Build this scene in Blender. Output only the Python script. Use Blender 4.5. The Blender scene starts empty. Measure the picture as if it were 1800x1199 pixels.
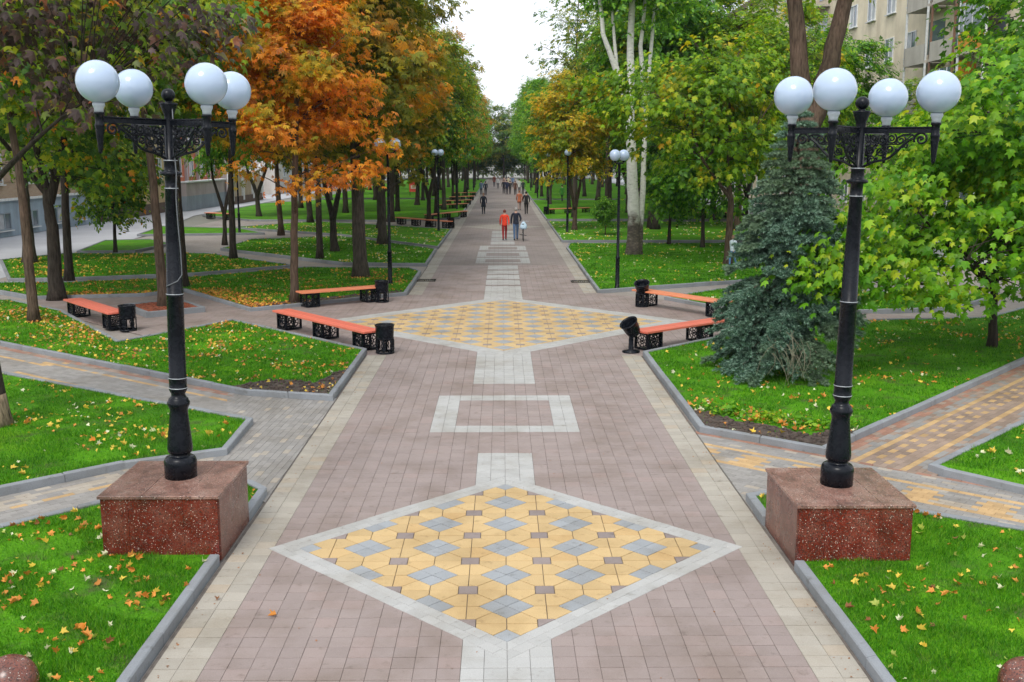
import bpy, bmesh, math, random
import numpy as np
from mathutils import Vector, Matrix
R = math.radians
SC = bpy.context.scene
COL = SC.collection

# ------------------------------------------------------------------ camera, sky, sun, exposure
cam = bpy.data.objects.new('camera', bpy.data.cameras.new('camera'))
COL.objects.link(cam)
cam.location = (-0.04, 0.0, 4.3)
cam.rotation_euler = (R(90 - 9.964), 0, R(-0.555))
cam.data.sensor_width = 36.0
cam.data.lens = 36.6
cam.data.clip_end = 2000
SC.camera = cam

W = bpy.data.worlds.new('World')
SC.world = W
W.use_nodes = True
SUN_EL, SUN_AZ = 52, 200      # azimuth measured clockwise from +Y
nt = W.node_tree
bg = nt.nodes['Background']
sky = nt.nodes.new('ShaderNodeTexSky')
sky.sky_type = 'NISHITA'
sky.sun_disc = False
sky.sun_elevation = R(SUN_EL)
sky.sun_rotation = R(SUN_AZ)
sky.air_density = 1.0
sky.dust_density = 5.0
sky.ozone_density = 1.0
hs = nt.nodes.new('ShaderNodeHueSaturation')      # an overcast sky: the same sky, mostly grey
hs.inputs['Saturation'].default_value = 0.35
nt.links.new(sky.outputs[0], hs.inputs['Color'])
veil = nt.nodes.new('ShaderNodeMix')               # the even white cloud cover in front of it
veil.data_type = 'RGBA'
veil.blend_type = 'ADD'
veil.inputs[0].default_value = 1.0
nt.links.new(hs.outputs[0], veil.inputs[6])
veil.inputs[7].default_value = (14.6, 15.2, 16.4, 1)
nt.links.new(veil.outputs[2], bg.inputs['Color'])
bg.inputs['Strength'].default_value = 0.06

sl = bpy.data.lights.new('sun', 'SUN')
sl.energy = 1.5
sl.angle = R(20)
sl.color = (1.0, 0.96, 0.9)
so = bpy.data.objects.new('sun', sl)
COL.objects.link(so)
_d = Vector((math.sin(R(SUN_AZ)) * math.cos(R(SUN_EL)), math.cos(R(SUN_AZ)) * math.cos(R(SUN_EL)), math.sin(R(SUN_EL))))
so.rotation_euler = _d.to_track_quat('Z', 'Y').to_euler()

SC.view_settings.view_transform = 'Standard'
SC.view_settings.look = 'None'
SC.view_settings.gamma = 1.0
SC.view_settings.use_curve_mapping = False
SC.view_settings.exposure = 0.21

# ------------------------------------------------------------------ helpers
RNG = np.random.default_rng(7)
random.seed(7)


class NB:
    """a small node builder for one material"""
    def __init__(self, name):
        self.m = bpy.data.materials.new(name)
        self.m.use_nodes = True
        self.t = self.m.node_tree
        self.b = self.t.nodes['Principled BSDF']
        self.out = self.t.nodes['Material Output']

    def n(self, typ, **kw):
        x = self.t.nodes.new(typ)
        for k, v in kw.items():
            setattr(x, k, v)
        return x

    def l(self, a, b):
        self.t.links.new(a, b)

    def obj(self):
        if not hasattr(self, '_tc'):
            self._tc = self.n('ShaderNodeTexCoord')
        return self._tc.outputs['Object']

    def pos(self):
        if not hasattr(self, '_geo'):
            self._geo = self.n('ShaderNodeNewGeometry')
        return self._geo.outputs['Position']

    def island(self):
        self.pos()
        return self._geo.outputs['Random Per Island']

    def noise(self, vec, scale, detail=3, rough=0.55, sx=None):
        if sx is not None:
            mp = self.n('ShaderNodeMapping')
            mp.inputs['Scale'].default_value = sx
            self.l(vec, mp.inputs['Vector'])
            vec = mp.outputs[0]
        t = self.n('ShaderNodeTexNoise')
        t.inputs['Scale'].default_value = scale
        t.inputs['Detail'].default_value = detail
        t.inputs['Roughness'].default_value = rough
        self.l(vec, t.inputs['Vector'])
        return t.outputs['Fac']

    def ramp(self, fac, stops, interp='LINEAR'):
        r = self.n('ShaderNodeValToRGB')
        cr = r.color_ramp
        cr.interpolation = interp
        while len(cr.elements) < len(stops):
            cr.elements.new(0.5)
        for e, (p, c) in zip(cr.elements, stops):
            e.position = p
            e.color = (*c, 1) if len(c) == 3 else c
        self.l(fac, r.inputs[0])
        return r.outputs[0]

    def math(self, op, a, b=None, c=None):
        x = self.n('ShaderNodeMath', operation=op)
        for i, v in enumerate((a, b, c)):
            if v is None:
                continue
            if isinstance(v, (int, float)):
                x.inputs[i].default_value = v
            else:
                self.l(v, x.inputs[i])
        return x.outputs[0]

    def mix(self, fac, a, b, mode='MIX'):
        x = self.n('ShaderNodeMix', data_type='RGBA', blend_type=mode)
        for s, v in ((x.inputs[0], fac), (x.inputs[6], a), (x.inputs[7], b)):
            if isinstance(v, (int, float)):
                s.default_value = v
            elif isinstance(v, tuple):
                s.default_value = (*v, 1) if (len(v) == 3 and s.type == 'RGBA') else v
            else:
                self.l(v, s)
        return x.outputs[2]

    def bump(self, h, strength=0.3, dist=0.01):
        b = self.n('ShaderNodeBump')
        b.inputs['Strength'].default_value = strength
        b.inputs['Distance'].default_value = dist
        self.l(h, b.inputs['Height'])
        self.l(b.outputs[0], self.b.inputs['Normal'])

    def set(self, **kw):
        for k, v in kw.items():
            s = self.b.inputs[k]
            if isinstance(v, (int, float)):
                s.default_value = v
            elif isinstance(v, tuple):
                s.default_value = (*v, 1) if (len(v) == 3 and s.type == 'RGBA') else v
            else:
                self.l(v, s)
        return self


def mat_plain(name, c, rough=0.6, metal=0.0, var=0.15, scale=6.0, bump=0.0, coat=0.0):
    b = NB(name)
    f = b.noise(b.obj(), scale, 4)
    lo = tuple(x * (1 - var) for x in c)
    hi = tuple(min(1, x * (1 + var)) for x in c)
    b.set(**{'Base Color': b.ramp(f, [(0.3, lo), (0.7, hi)]), 'Roughness': rough, 'Metallic': metal})
    if coat:
        b.set(**{'Coat Weight': coat, 'Coat Roughness': 0.1})
    if bump:
        b.bump(b.noise(b.obj(), scale * 6, 4), bump, 0.01)
    return b.m


def mat_tile(name, c, var=0.16, rough=0.75, tint=None):
    """concrete paver: every stone its own shade, fine aggregate, dirt in broad patches"""
    b = NB(name)
    oi = b.n('ShaderNodeObjectInfo')
    r = b.math('FRACT', b.math('ADD', oi.outputs['Random'], b.island()))
    base = b.ramp(r, [(0.0, tuple(x * (1 - var) for x in c)), (0.5, c), (0.85, tuple(min(1, x * (1 + var * .7)) for x in c)),
                      (1.0, tint or tuple(min(1, x * (1 + var)) for x in c))])
    p = b.pos()
    fine = b.noise(p, 90, 3, 0.7)
    base = b.mix(1.0, base, b.ramp(fine, [(0.3, (0.84, 0.84, 0.84)), (0.7, (1.1, 1.1, 1.1))]), 'MULTIPLY')
    dirt = b.noise(p, 0.9, 5, 0.65)
    base = b.mix(1.0, base, b.ramp(dirt, [(0.32, (0.78, 0.75, 0.70)), (0.55, (1, 1, 1)), (0.75, (1.05, 1.04, 1.03))]), 'MULTIPLY')
    spot = b.noise(p, 7.0, 4, 0.6)
    base = b.mix(1.0, base, b.ramp(spot, [(0.26, (0.72, 0.70, 0.67)), (0.40, (1, 1, 1))]), 'MULTIPLY')
    b.set(**{'Base Color': base, 'Roughness': b.ramp(dirt, [(0.3, (rough + .1,) * 3), (0.7, (rough - .12,) * 3)])})
    b.bump(fine, 0.25, 0.004)
    return b.m


def mat_leaf(name, stops, patch=None, trans=0.3, rough=0.5, pscale=0.55, gain=1.0, thr=0.47):
    """leaf: each leaf its own tone (stops over 0..1), patches of another tone over the crown"""
    stops = [(p, tuple(min(.8, x * gain) for x in c)) for p, c in stops]
    if patch:
        patch = [(p, tuple(min(.8, x * gain) for x in c)) for p, c in patch]
    b = NB(name)
    oi = b.n('ShaderNodeObjectInfo')
    r = b.math('FRACT', b.math('ADD', oi.outputs['Random'], b.island()))
    col = b.ramp(r, stops)
    if patch:
        f = b.noise(b.obj(), pscale, 2, 0.5)
        m = b.ramp(f, [(thr, (0, 0, 0)), (thr + 0.10, (1, 1, 1))])
        col = b.mix(m, col, b.ramp(r, patch))
    b.set(**{'Base Color': col, 'Roughness': rough, 'Specular IOR Level': 0.35})
    tr = b.n('ShaderNodeBsdfTranslucent')
    b.l(b.mix(1.0, col, (1.25, 1.2, 0.6), 'MULTIPLY'), tr.inputs['Color'])
    ms = b.n('ShaderNodeMixShader')
    ms.inputs[0].default_value = trans
    b.l(b.b.outputs[0], ms.inputs[1])
    b.l(tr.outputs[0], ms.inputs[2])
    b.l(ms.outputs[0], b.out.inputs['Surface'])
    return b.m


def mat_bark(name, c1, c2, scale=5.0, marks=None):
    b = NB(name)
    v = b.obj()
    f = b.noise(v, scale, 5, 0.65, sx=(4, 4, 0.6))
    col = b.ramp(f, [(0.34, c1), (0.62, c2)])
    big = b.noise(v, 1.1, 3)
    col = b.mix(1.0, col, b.ramp(big, [(0.3, (0.75, 0.78, 0.7)), (0.7, (1.15, 1.1, 1.05))]), 'MULTIPLY')
    b.set(**{'Base Color': col, 'Roughness': 0.9, 'Specular IOR Level': 0.2})
    b.bump(f, 0.9, 0.05)
    return b.m


def put(name, me, mats=None, parent=None, loc=None, rot=None):
    o = bpy.data.objects.new(name, me)
    COL.objects.link(o)
    if mats is not None and me is not None and not me.materials:
        for m in (mats if isinstance(mats, (list, tuple)) else [mats]):
            me.materials.append(m)
    if parent is not None:
        o.parent = parent
    if loc is not None:
        o.location = loc
    if rot is not None:
        o.rotation_euler = rot
    return o


def tag(o, label=None, cat=None, group=None, kind=None):
    if label:
        o['label'] = label
    if cat:
        o['category'] = cat
    if group:
        o['group'] = group
    if kind:
        o['kind'] = kind
    return o


def empty(name, loc=(0, 0, 0), rz=0.0, label=None, cat=None, group=None, kind=None):
    o = bpy.data.objects.new(name, None)
    COL.objects.link(o)
    o.location = loc
    o.rotation_euler = (0, 0, rz)
    o.empty_display_size = 0.1
    return tag(o, label, cat, group, kind)


def copy_tree(o, parent=None):
    c = o.copy()
    COL.objects.link(c)
    c.parent = parent
    for ch in list(o.children):
        copy_tree(ch, c)
    return c


def mesh_np(name, V, F, smooth=False, mi=None):
    """mesh from numpy vertices and a (n,k) face array"""
    V = np.asarray(V, dtype=np.float32)
    F = np.asarray(F, dtype=np.int32)
    me = bpy.data.meshes.new(name)
    n, k = F.shape
    me.vertices.add(len(V))
    me.vertices.foreach_set('co', V.ravel())
    me.loops.add(n * k)
    me.loops.foreach_set('vertex_index', F.ravel())
    me.polygons.add(n)
    me.polygons.foreach_set('loop_start', np.arange(0, n * k, k, dtype=np.int32))
    me.polygons.foreach_set('loop_total', np.full(n, k, dtype=np.int32))
    if smooth:
        me.polygons.foreach_set('use_smooth', np.ones(n, dtype=bool))
    if mi is not None:
        me.polygons.foreach_set('material_index', np.asarray(mi, dtype=np.int32))
    me.update(calc_edges=True)
    return me


class MB:
    """collects loose shapes into ONE mesh"""
    def __init__(self):
        self.v, self.f, self.s, self.mi = [], [], [], []

    def add(self, vs, fs, smooth=False, mi=0):
        o = len(self.v)
        self.v += [tuple(p) for p in vs]
        self.f += [tuple(i + o for i in f) for f in fs]
        self.s += [smooth] * len(fs)
        self.mi += [mi] * len(fs)
        return self

    def box(self, c, d, rz=0.0, mi=0, bev=0.0, M=None):
        x, y, z = d[0] / 2, d[1] / 2, d[2] / 2
        if bev <= 0:
            vs = [(-x, -y, -z), (x, -y, -z), (x, y, -z), (-x, y, -z), (-x, -y, z), (x, -y, z), (x, y, z), (-x, y, z)]
            fs = [(0, 3, 2, 1), (4, 5, 6, 7), (0, 1, 5, 4), (1, 2, 6, 5), (2, 3, 7, 6), (3, 0, 4, 7)]
        else:
            b = min(bev, x * .9, y * .9, z * .9)
            vs = [(-x, -y, -z), (x, -y, -z), (x, y, -z), (-x, y, -z), (-x, -y, z - b), (x, -y, z - b), (x, y, z - b), (-x, y, z - b),
                  (-x + b, -y + b, z), (x - b, -y + b, z), (x - b, y - b, z), (-x + b, y - b, z)]
            fs = [(0, 3, 2, 1), (8, 9, 10, 11), (0, 1, 5, 4), (1, 2, 6, 5), (2, 3, 7, 6), (3, 0, 4, 7),
                  (4, 5, 9, 8), (5, 6, 10, 9), (6, 7, 11, 10), (7, 4, 8, 11)]
        cs, sn = math.cos(rz), math.sin(rz)
        out = []
        for p in vs:
            q = Vector((p[0] * cs - p[1] * sn + c[0], p[0] * sn + p[1] * cs + c[1], p[2] + c[2]))
            out.append(M @ q if M is not None else q)
        return self.add(out, fs, False, mi)

    def lathe(self, prof, n=20, c=(0, 0, 0), mi=0, smooth=True, M=None, cap=True):
        vs, fs = [], []
        for r, z in prof:
            for k in range(n):
                a = 2 * math.pi * k / n
                q = Vector((r * math.cos(a) + c[0], r * math.sin(a) + c[1], z + c[2]))
                vs.append(M @ q if M is not None else q)
        for i in range(len(prof) - 1):
            for k in range(n):
                k2 = (k + 1) % n
                fs.append((i * n + k, i * n + k2, (i + 1) * n + k2, (i + 1) * n + k))
        self.add(vs, fs, smooth, mi)
        if cap:
            o = len(self.v) - len(vs)
            if prof[-1][0] > 1e-4:
                self.f.append(tuple(o + (len(prof) - 1) * n + k for k in range(n)))
                self.s.append(False); self.mi.append(mi)
            if prof[0][0] > 1e-4:
                self.f.append(tuple(o + k for k in reversed(range(n))))
                self.s.append(False); self.mi.append(mi)
        return self

    def tube(self, pts, rad, n=6, mi=0, cap=True):
        pts = [Vector(p) for p in pts]
        if not hasattr(rad, '__len__'):
            rad = [rad] * len(pts)
        vs, fs = [], []
        up = Vector((0, 0, 1))
        prev = None
        for i, p in enumerate(pts):
            t = (pts[min(i + 1, len(pts) - 1)] - pts[max(i - 1, 0)])
            if t.length < 1e-9:
                t = Vector((0, 0, 1))
            t.normalize()
            if prev is None:
                a = t.cross(up if abs(t.z) < 0.95 else Vector((1, 0, 0)))
            else:
                a = prev - t * prev.dot(t)
            if a.length < 1e-6:
                a = t.cross(Vector((0, 1, 0)))
            a.normalize()
            prev = a
            b = t.cross(a)
            for k in range(n):
                w = 2 * math.pi * k / n
                vs.append(p + (a * math.cos(w) + b * math.sin(w)) * rad[i])
        for i in range(len(pts) - 1):
            for k in range(n):
                k2 = (k + 1) % n
                fs.append((i * n + k, i * n + k2, (i + 1) * n + k2, (i + 1) * n + k))
        if cap:
            fs.append(tuple(reversed(range(n))))
            fs.append(tuple((len(pts) - 1) * n + k for k in range(n)))
        return self.add(vs, fs, True, mi)

    def sphere(self, c, r, n=20, m=12, mi=0, sq=(1, 1, 1)):
        prof = []
        vs, fs = [], []
        for i in range(m + 1):
            th = math.pi * i / m
            rr, zz = math.sin(th), -math.cos(th)
            for k in range(n):
                a = 2 * math.pi * k / n
                vs.append((c[0] + r * rr * math.cos(a) * sq[0], c[1] + r * rr * math.sin(a) * sq[1], c[2] + r * zz * sq[2]))
        for i in range(m):
            for k in range(n):
                k2 = (k + 1) % n
                fs.append((i * n + k, i * n + k2, (i + 1) * n + k2, (i + 1) * n + k))
        return self.add(vs, fs, True, mi)

    def mesh(self, name):
        me = bpy.data.meshes.new(name)
        me.from_pydata([tuple(v) for v in self.v], [], self.f)
        me.polygons.foreach_set('use_smooth', self.s)
        me.polygons.foreach_set('material_index', self.mi)
        me.update()
        return me

    def build(self, name, mats, parent=None, loc=None, rot=None):
        return put(name, self.mesh(name), mats, parent, loc, rot)


def sheet(name, poly, z, m, thick=0.0):
    """flat polygon (may be concave)"""
    bm = bmesh.new()
    vs = [bm.verts.new((x, y, z)) for x, y in poly]
    f = bm.faces.new(vs)
    f.normal_update()
    if f.normal.z < 0:
        f.normal_flip()
    bmesh.ops.triangulate(bm, faces=[f])
    me = bpy.data.meshes.new(name)
    bm.to_mesh(me)
    bm.free()
    return put(name, me, m)


def area(p):
    return sum(p[i][0] * p[(i + 1) % len(p)][1] - p[(i + 1) % len(p)][0] * p[i][1] for i in range(len(p))) / 2


def clip(poly, nx, ny, d):
    """keep the side nx*x+ny*y >= d"""
    out = []
    for i in range(len(poly)):
        a, b = poly[i], poly[(i + 1) % len(poly)]
        fa, fb = nx * a[0] + ny * a[1] - d, nx * b[0] + ny * b[1] - d
        if fa >= 0:
            out.append(a)
        if fa * fb < 0:
            t = fa / (fa - fb)
            out.append((a[0] + (b[0] - a[0]) * t, a[1] + (b[1] - a[1]) * t))
    return out


def clip_convex(poly, conv):
    """clip by a convex counter-clockwise polygon"""
    for i in range(len(conv)):
        a, b = conv[i], conv[(i + 1) % len(conv)]
        nx, ny = -(b[1] - a[1]), b[0] - a[0]
        poly = clip(poly, nx, ny, nx * a[0] + ny * a[1])
        if len(poly) < 3:
            return []
    return poly


def inset(poly, g):
    """shrink a convex polygon by g (ccw)"""
    n = len(poly)
    out = []
    for i in range(n):
        p0, p1, p2 = poly[i - 1], poly[i], poly[(i + 1) % n]
        d1 = Vector((p1[0] - p0[0], p1[1] - p0[1])); d2 = Vector((p2[0] - p1[0], p2[1] - p1[1]))
        if d1.length < 1e-7 or d2.length < 1e-7:
            out.append(p1); continue
        d1.normalize(); d2.normalize()
        n1 = Vector((-d1.y, d1.x)); n2 = Vector((-d2.y, d2.x))
        m = n1 + n2
        k = m.dot(n1)
        if k < 0.25:
            k = 0.25
        q = Vector(p1) + m * (g / k)
        out.append((q.x, q.y))
    return out


def clean(poly, eps=0.004):
    out = []
    for p in poly:
        if not out or (p[0] - out[-1][0]) ** 2 + (p[1] - out[-1][1]) ** 2 > eps * eps:
            out.append(p)
    while len(out) > 2 and (out[0][0] - out[-1][0]) ** 2 + (out[0][1] - out[-1][1]) ** 2 < eps * eps:
        out.pop()
    return out


def in_poly(P, poly):
    x, y = P[:, 0], P[:, 1]
    ins = np.zeros(len(P), bool)
    n = len(poly)
    j = n - 1
    for i in range(n):
        xi, yi = poly[i]; xj, yj = poly[j]
        c = ((yi > y) != (yj > y)) & (x < (xj - xi) * (y - yi) / (yj - yi + 1e-12) + xi)
        ins ^= c
        j = i
    return ins


def rand_in(poly, n, rng, cam_only=True):
    xs = [p[0] for p in poly]; ys = [p[1] for p in poly]
    P = np.column_stack([rng.uniform(min(xs), max(xs), n), rng.uniform(min(ys), max(ys), n)])
    P = P[in_poly(P, poly)]
    if cam_only:
        P = P[(np.abs(P[:, 0]) < (P[:, 1] * 0.52 + 1.2)) & (P[:, 1] > 6.8)]
    return P


def in_view(x, y):
    return y > 8.05 and abs(x) < y * 0.497 + 0.1

# ------------------------------------------------------------------ materials
M = {}
M['pink'] = mat_tile('pink_paver', (0.268, 0.218, 0.200), 0.065, tint=(0.285, 0.222, 0.202))
M['cream'] = mat_tile('cream_paver', (0.345, 0.318, 0.268), 0.09, tint=(0.37, 0.31, 0.235))
M['white'] = mat_tile('white_paver', (0.385, 0.385, 0.37), 0.06)
M['yellow'] = mat_tile('yellow_paver', (0.51, 0.362, 0.172), 0.09, tint=(0.48, 0.315, 0.135))
M['grey'] = mat_tile('grey_paver', (0.28, 0.298, 0.312), 0.08)
M['brown'] = mat_tile('brown_paver', (0.24, 0.198, 0.184), 0.1)
M['pathgrey'] = mat_tile('path_grey_paver', (0.255, 0.243, 0.226), 0.12)
M['pathbrown'] = mat_tile('path_brown_paver', (0.27, 0.20, 0.155), 0.2)
M['pathred'] = mat_tile('path_red_paver', (0.30, 0.16, 0.11), 0.15)
M['orange'] = mat_tile('path_orange_paver', (0.46, 0.305, 0.145), 0.15)
M['beige'] = mat_tile('path_beige_paver', (0.35, 0.31, 0.255), 0.12)
M['joint'] = mat_plain('joint_sand', (0.13, 0.112, 0.096), 0.95, var=0.3, scale=9)
M['kerb'] = mat_tile('kerb_concrete', (0.225, 0.242, 0.258), 0.10)
M['black'] = None
b = NB('black_cast_iron')
f = b.noise(b.obj(), 14, 4)
b.set(**{'Base Color': b.ramp(f, [(0.3, (0.004, 0.005, 0.008)), (0.7, (0.006, 0.008, 0.012))]), 'Roughness': b.ramp(f, [(0.3, (0.20,) * 3), (0.7, (0.34,) * 3)]),
         'Specular IOR Level': 0.20})
b.bump(b.noise(b.obj(), 45, 3), 0.12, 0.004)
M['black'] = b.m
M['chip'] = mat_plain('worn_metal', (0.42, 0.45, 0.48), 0.45, 0.3)
b = NB('opal_glass')
b.set(**{'Base Color': (0.40, 0.50, 0.645), 'Roughness': 0.12, 'Subsurface Weight': 0.35, 'Subsurface Radius': (0.12, 0.12, 0.12), 'Subsurface Scale': 0.4, 'Coat Weight': 0.5, 'Coat Roughness': 0.04})
M['globe'] = b.m
M['globeneck'] = mat_plain('grey_plastic', (0.42, 0.47, 0.52), 0.4)


def mat_granite(name, deep, pale, rough):
    b = NB(name)
    p = b.obj()
    oi = b.n('ShaderNodeObjectInfo')
    big = b.noise(p, 3.2, 4, 0.6)
    col = b.ramp(big, [(0.34, tuple(x * 0.55 for x in deep)), (0.5, deep), (0.66, pale)])
    v = b.n('ShaderNodeTexVoronoi')
    v.inputs['Scale'].default_value = 100
    b.l(p, v.inputs['Vector'])
    sep = b.n('ShaderNodeSeparateColor')
    b.l(v.outputs['Color'], sep.inputs[0])
    near = b.math('LESS_THAN', v.outputs['Distance'], 0.45)
    white = b.math('MULTIPLY', near, b.math('GREATER_THAN', sep.outputs[0], 0.955))
    dark = b.math('GREATER_THAN', sep.outputs[1], 0.72)
    grey = b.math('GREATER_THAN', sep.outputs[2], 0.8)
    col = b.mix(b.math('MULTIPLY', dark, 0.75), col, (0.035, 0.022, 0.02))
    col = b.mix(b.math('MULTIPLY', grey, 0.35), col, (0.18, 0.12, 0.10))
    col = b.mix(white, col, (0.55, 0.50, 0.44))
    k = b.math('MULTIPLY_ADD', oi.outputs['Random'], 0.35, 0.82)
    cmb = b.n('ShaderNodeCombineColor')
    for i in range(3):
        b.l(k, cmb.inputs[i])
    col = b.mix(1.0, col, cmb.outputs[0], 'MULTIPLY')
    b.set(**{'Base Color': col, 'Roughness': b.ramp(b.noise(p, 2.5, 3), [(0.3, (rough,) * 3), (0.7, (rough + 0.15,) * 3)])})
    return b.m


M['granite'] = mat_granite('red_granite_polished', (0.145, 0.018, 0.011), (0.19, 0.055, 0.038), 0.10)  # front slabs: their dark reflections are put into this deep red
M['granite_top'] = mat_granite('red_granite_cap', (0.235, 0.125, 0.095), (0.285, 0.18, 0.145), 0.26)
M['granite_side'] = mat_granite('red_granite_side', (0.18, 0.058, 0.038), (0.22, 0.10, 0.068), 0.20)  # side slabs: the reflected paving is painted into this lighter, browner tone


def mat_bricksheet(name, c1, c2, mortar, sx, sy, rot=0.0, msize=0.02):
    b = NB(name)
    mp = b.n('ShaderNodeMapping')
    mp.inputs['Rotation'].default_value = (0, 0, rot)
    b.l(b.pos(), mp.inputs['Vector'])
    t = b.n('ShaderNodeTexBrick')
    t.offset = 0.0
    t.inputs['Color1'].default_value = (*c1, 1)
    t.inputs['Color2'].default_value = (*c2, 1)
    t.inputs['Mortar'].default_value = (*mortar, 1)
    t.inputs['Scale'].default_value = 1.0
    t.inputs['Brick Width'].default_value = sx
    t.inputs['Row Height'].default_value = sy
    t.inputs['Mortar Size'].default_value = msize * sy
    b.l(mp.outputs[0], t.inputs['Vector'])
    col = t.outputs['Color']
    d = b.noise(b.pos(), 0.45, 5, 0.65)
    col = b.mix(1.0, col, b.ramp(d, [(0.3, (0.75, 0.73, 0.70)), (0.55, (1, 1, 1)), (0.75, (1.06, 1.05, 1.04))]), 'MULTIPLY')
    b.set(**{'Base Color': col, 'Roughness': 0.8})
    b.bump(t.outputs['Fac'], 0.15, 0.004)
    return b.m


M['pave_grey'] = mat_bricksheet('pavement_pavers', (0.30, 0.285, 0.265), (0.25, 0.24, 0.225), (0.12, 0.11, 0.10), 0.2, 0.1, 0.4)
M['pave_far'] = mat_bricksheet('promenade_far_pavers', (0.255, 0.215, 0.197), (0.23, 0.192, 0.176), (0.165, 0.14, 0.128), 0.2, 0.2)
M['pave_far_cream'] = mat_bricksheet('promenade_far_cream', (0.34, 0.318, 0.278), (0.31, 0.285, 0.245), (0.2, 0.18, 0.15), 0.2, 0.2)
M['pave_far_white'] = mat_bricksheet('promenade_far_white', (0.38, 0.38, 0.367), (0.35, 0.35, 0.335), (0.2, 0.19, 0.18), 0.2, 0.2)
M['path_pale'] = mat_bricksheet('park_path_pavers', (0.30, 0.27, 0.24), (0.27, 0.24, 0.215), (0.17, 0.15, 0.13), 0.2, 0.1, 0.8)
M['street'] = mat_plain('pale_street', (0.40, 0.41, 0.43), 0.85, var=0.12, scale=0.25)
M['soil'] = mat_plain('dark_soil', (0.065, 0.047, 0.036), 0.95, var=0.5, scale=7, bump=1.0)
M['mulch'] = mat_plain('red_mulch', (0.26, 0.075, 0.035), 0.95, var=0.6, scale=14, bump=1.0)

b = NB('lawn_green')
p = b.pos()
g1 = b.noise(p, 0.55, 4, 0.6)
g2 = b.noise(p, 26, 4, 0.75)
col = b.ramp(g1, [(0.3, (0.050, 0.180, 0.005)), (0.55, (0.090, 0.285, 0.005)), (0.72, (0.145, 0.33, 0.008))])
col = b.mix(1.0, col, b.ramp(g2, [(0.3, (0.55, 0.6, 0.5)), (0.7, (1.3, 1.3, 1.2))]), 'MULTIPLY')
g4 = b.noise(p, 2.1, 4, 0.6)
col = b.mix(b.ramp(g4, [(0.52, (0, 0, 0)), (0.66, (.7, .7, .7))]), col, (0.075, 0.075, 0.035))
b.set(**{'Base Color': col, 'Roughness': 0.9, 'Specular IOR Level': 0.15})
b.bump(g2, 0.8, 0.05)
M['lawn'] = b.m

b = NB('grass_blades')
g1 = b.noise(b.pos(), 0.55, 4, 0.6)
g3 = b.noise(b.pos(), 2.6, 3, 0.6)
col = b.ramp(b.island(), [(0.0, (0.022, 0.125, 0.003)), (0.45, (0.058, 0.255, 0.003)), (0.8, (0.130, 0.36, 0.006)), (1.0, (0.22, 0.42, 0.025))])
col = b.mix(1.0, col, b.ramp(g1, [(0.3, (0.72, 0.8, 0.8)), (0.6, (1.0, 1.0, 1.0)), (0.75, (1.25, 1.08, 1.0))]), 'MULTIPLY')
col = b.mix(1.0, col, b.ramp(g3, [(0.3, (0.75, 0.8, 0.8)), (0.6, (1.05, 1.03, 1.0))]), 'MULTIPLY')
b.set(**{'Base Color': col, 'Roughness': 0.55, 'Specular IOR Level': 0.25})
tr = b.n('ShaderNodeBsdfTranslucent')
b.l(col, tr.inputs['Color'])
ms = b.n('ShaderNodeMixShader'); ms.inputs[0].default_value = 0.3
b.l(b.b.outputs[0], ms.inputs[1]); b.l(tr.outputs[0], ms.inputs[2]); b.l(ms.outputs[0], b.out.inputs['Surface'])
M['grass'] = b.m

M['bench'] = None
for nm, c in (('bench', (0.62, 0.15, 0.095)), ('bench_orange', (0.64, 0.215, 0.105))):
    b = NB(nm + '_painted_wood')
    f = b.noise(b.obj(), 3, 5, 0.6, sx=(1, 14, 14))
    oi = b.n('ShaderNodeObjectInfo')
    k = b.math('ADD', b.math('MULTIPLY', f, 0.8), b.math('MULTIPLY', oi.outputs['Random'], 0.25))
    b.set(**{'Base Color': b.ramp(k, [(0.25, tuple(x * .78 for x in c)), (0.7, tuple(min(1, x * 1.15) for x in c))]), 'Roughness': 0.5})
    b.bump(f, 0.2, 0.003)
    M[nm] = b.m

M['bark_dark'] = mat_bark('dark_bark', (0.020, 0.016, 0.013), (0.062, 0.050, 0.042))
M['bark_brown'] = mat_bark('brown_bark', (0.050, 0.033, 0.024), (0.135, 0.095, 0.072))
M['bark_grey'] = mat_bark('grey_brown_bark', (0.035, 0.030, 0.026), (0.105, 0.085, 0.072))
M['bark_peel'] = mat_bark('peeled_bark', (0.10, 0.075, 0.05), (0.34, 0.27, 0.19))
b = NB('pale_poplar_bark')
v = b.obj()
f = b.noise(v, 6, 4, 0.6, sx=(1, 1, 2.2))
sepx = b.n('ShaderNodeSeparateXYZ'); b.l(v, sepx.inputs[0])
hgt = b.math('ADD', sepx.outputs[2], b.math('MULTIPLY', b.noise(v, 1.6, 3), 2.2))
low = b.ramp(b.math('MULTIPLY', hgt, 0.2), [(0.50, (0, 0, 0)), (0.62, (1, 1, 1))])
pale = b.ramp(f, [(0.28, (0.05, 0.045, 0.04)), (0.36, (0.54, 0.54, 0.49)), (0.75, (0.72, 0.72, 0.67))])
dk = b.ramp(f, [(0.40, (0.07, 0.055, 0.045)), (0.66, (0.16, 0.125, 0.10)), (0.74, (0.42, 0.38, 0.32))])
b.set(**{'Base Color': b.mix(low, dk, pale), 'Roughness': 0.8})
b.bump(f, 0.4, 0.03)
M['bark_pale'] = b.m

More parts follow.
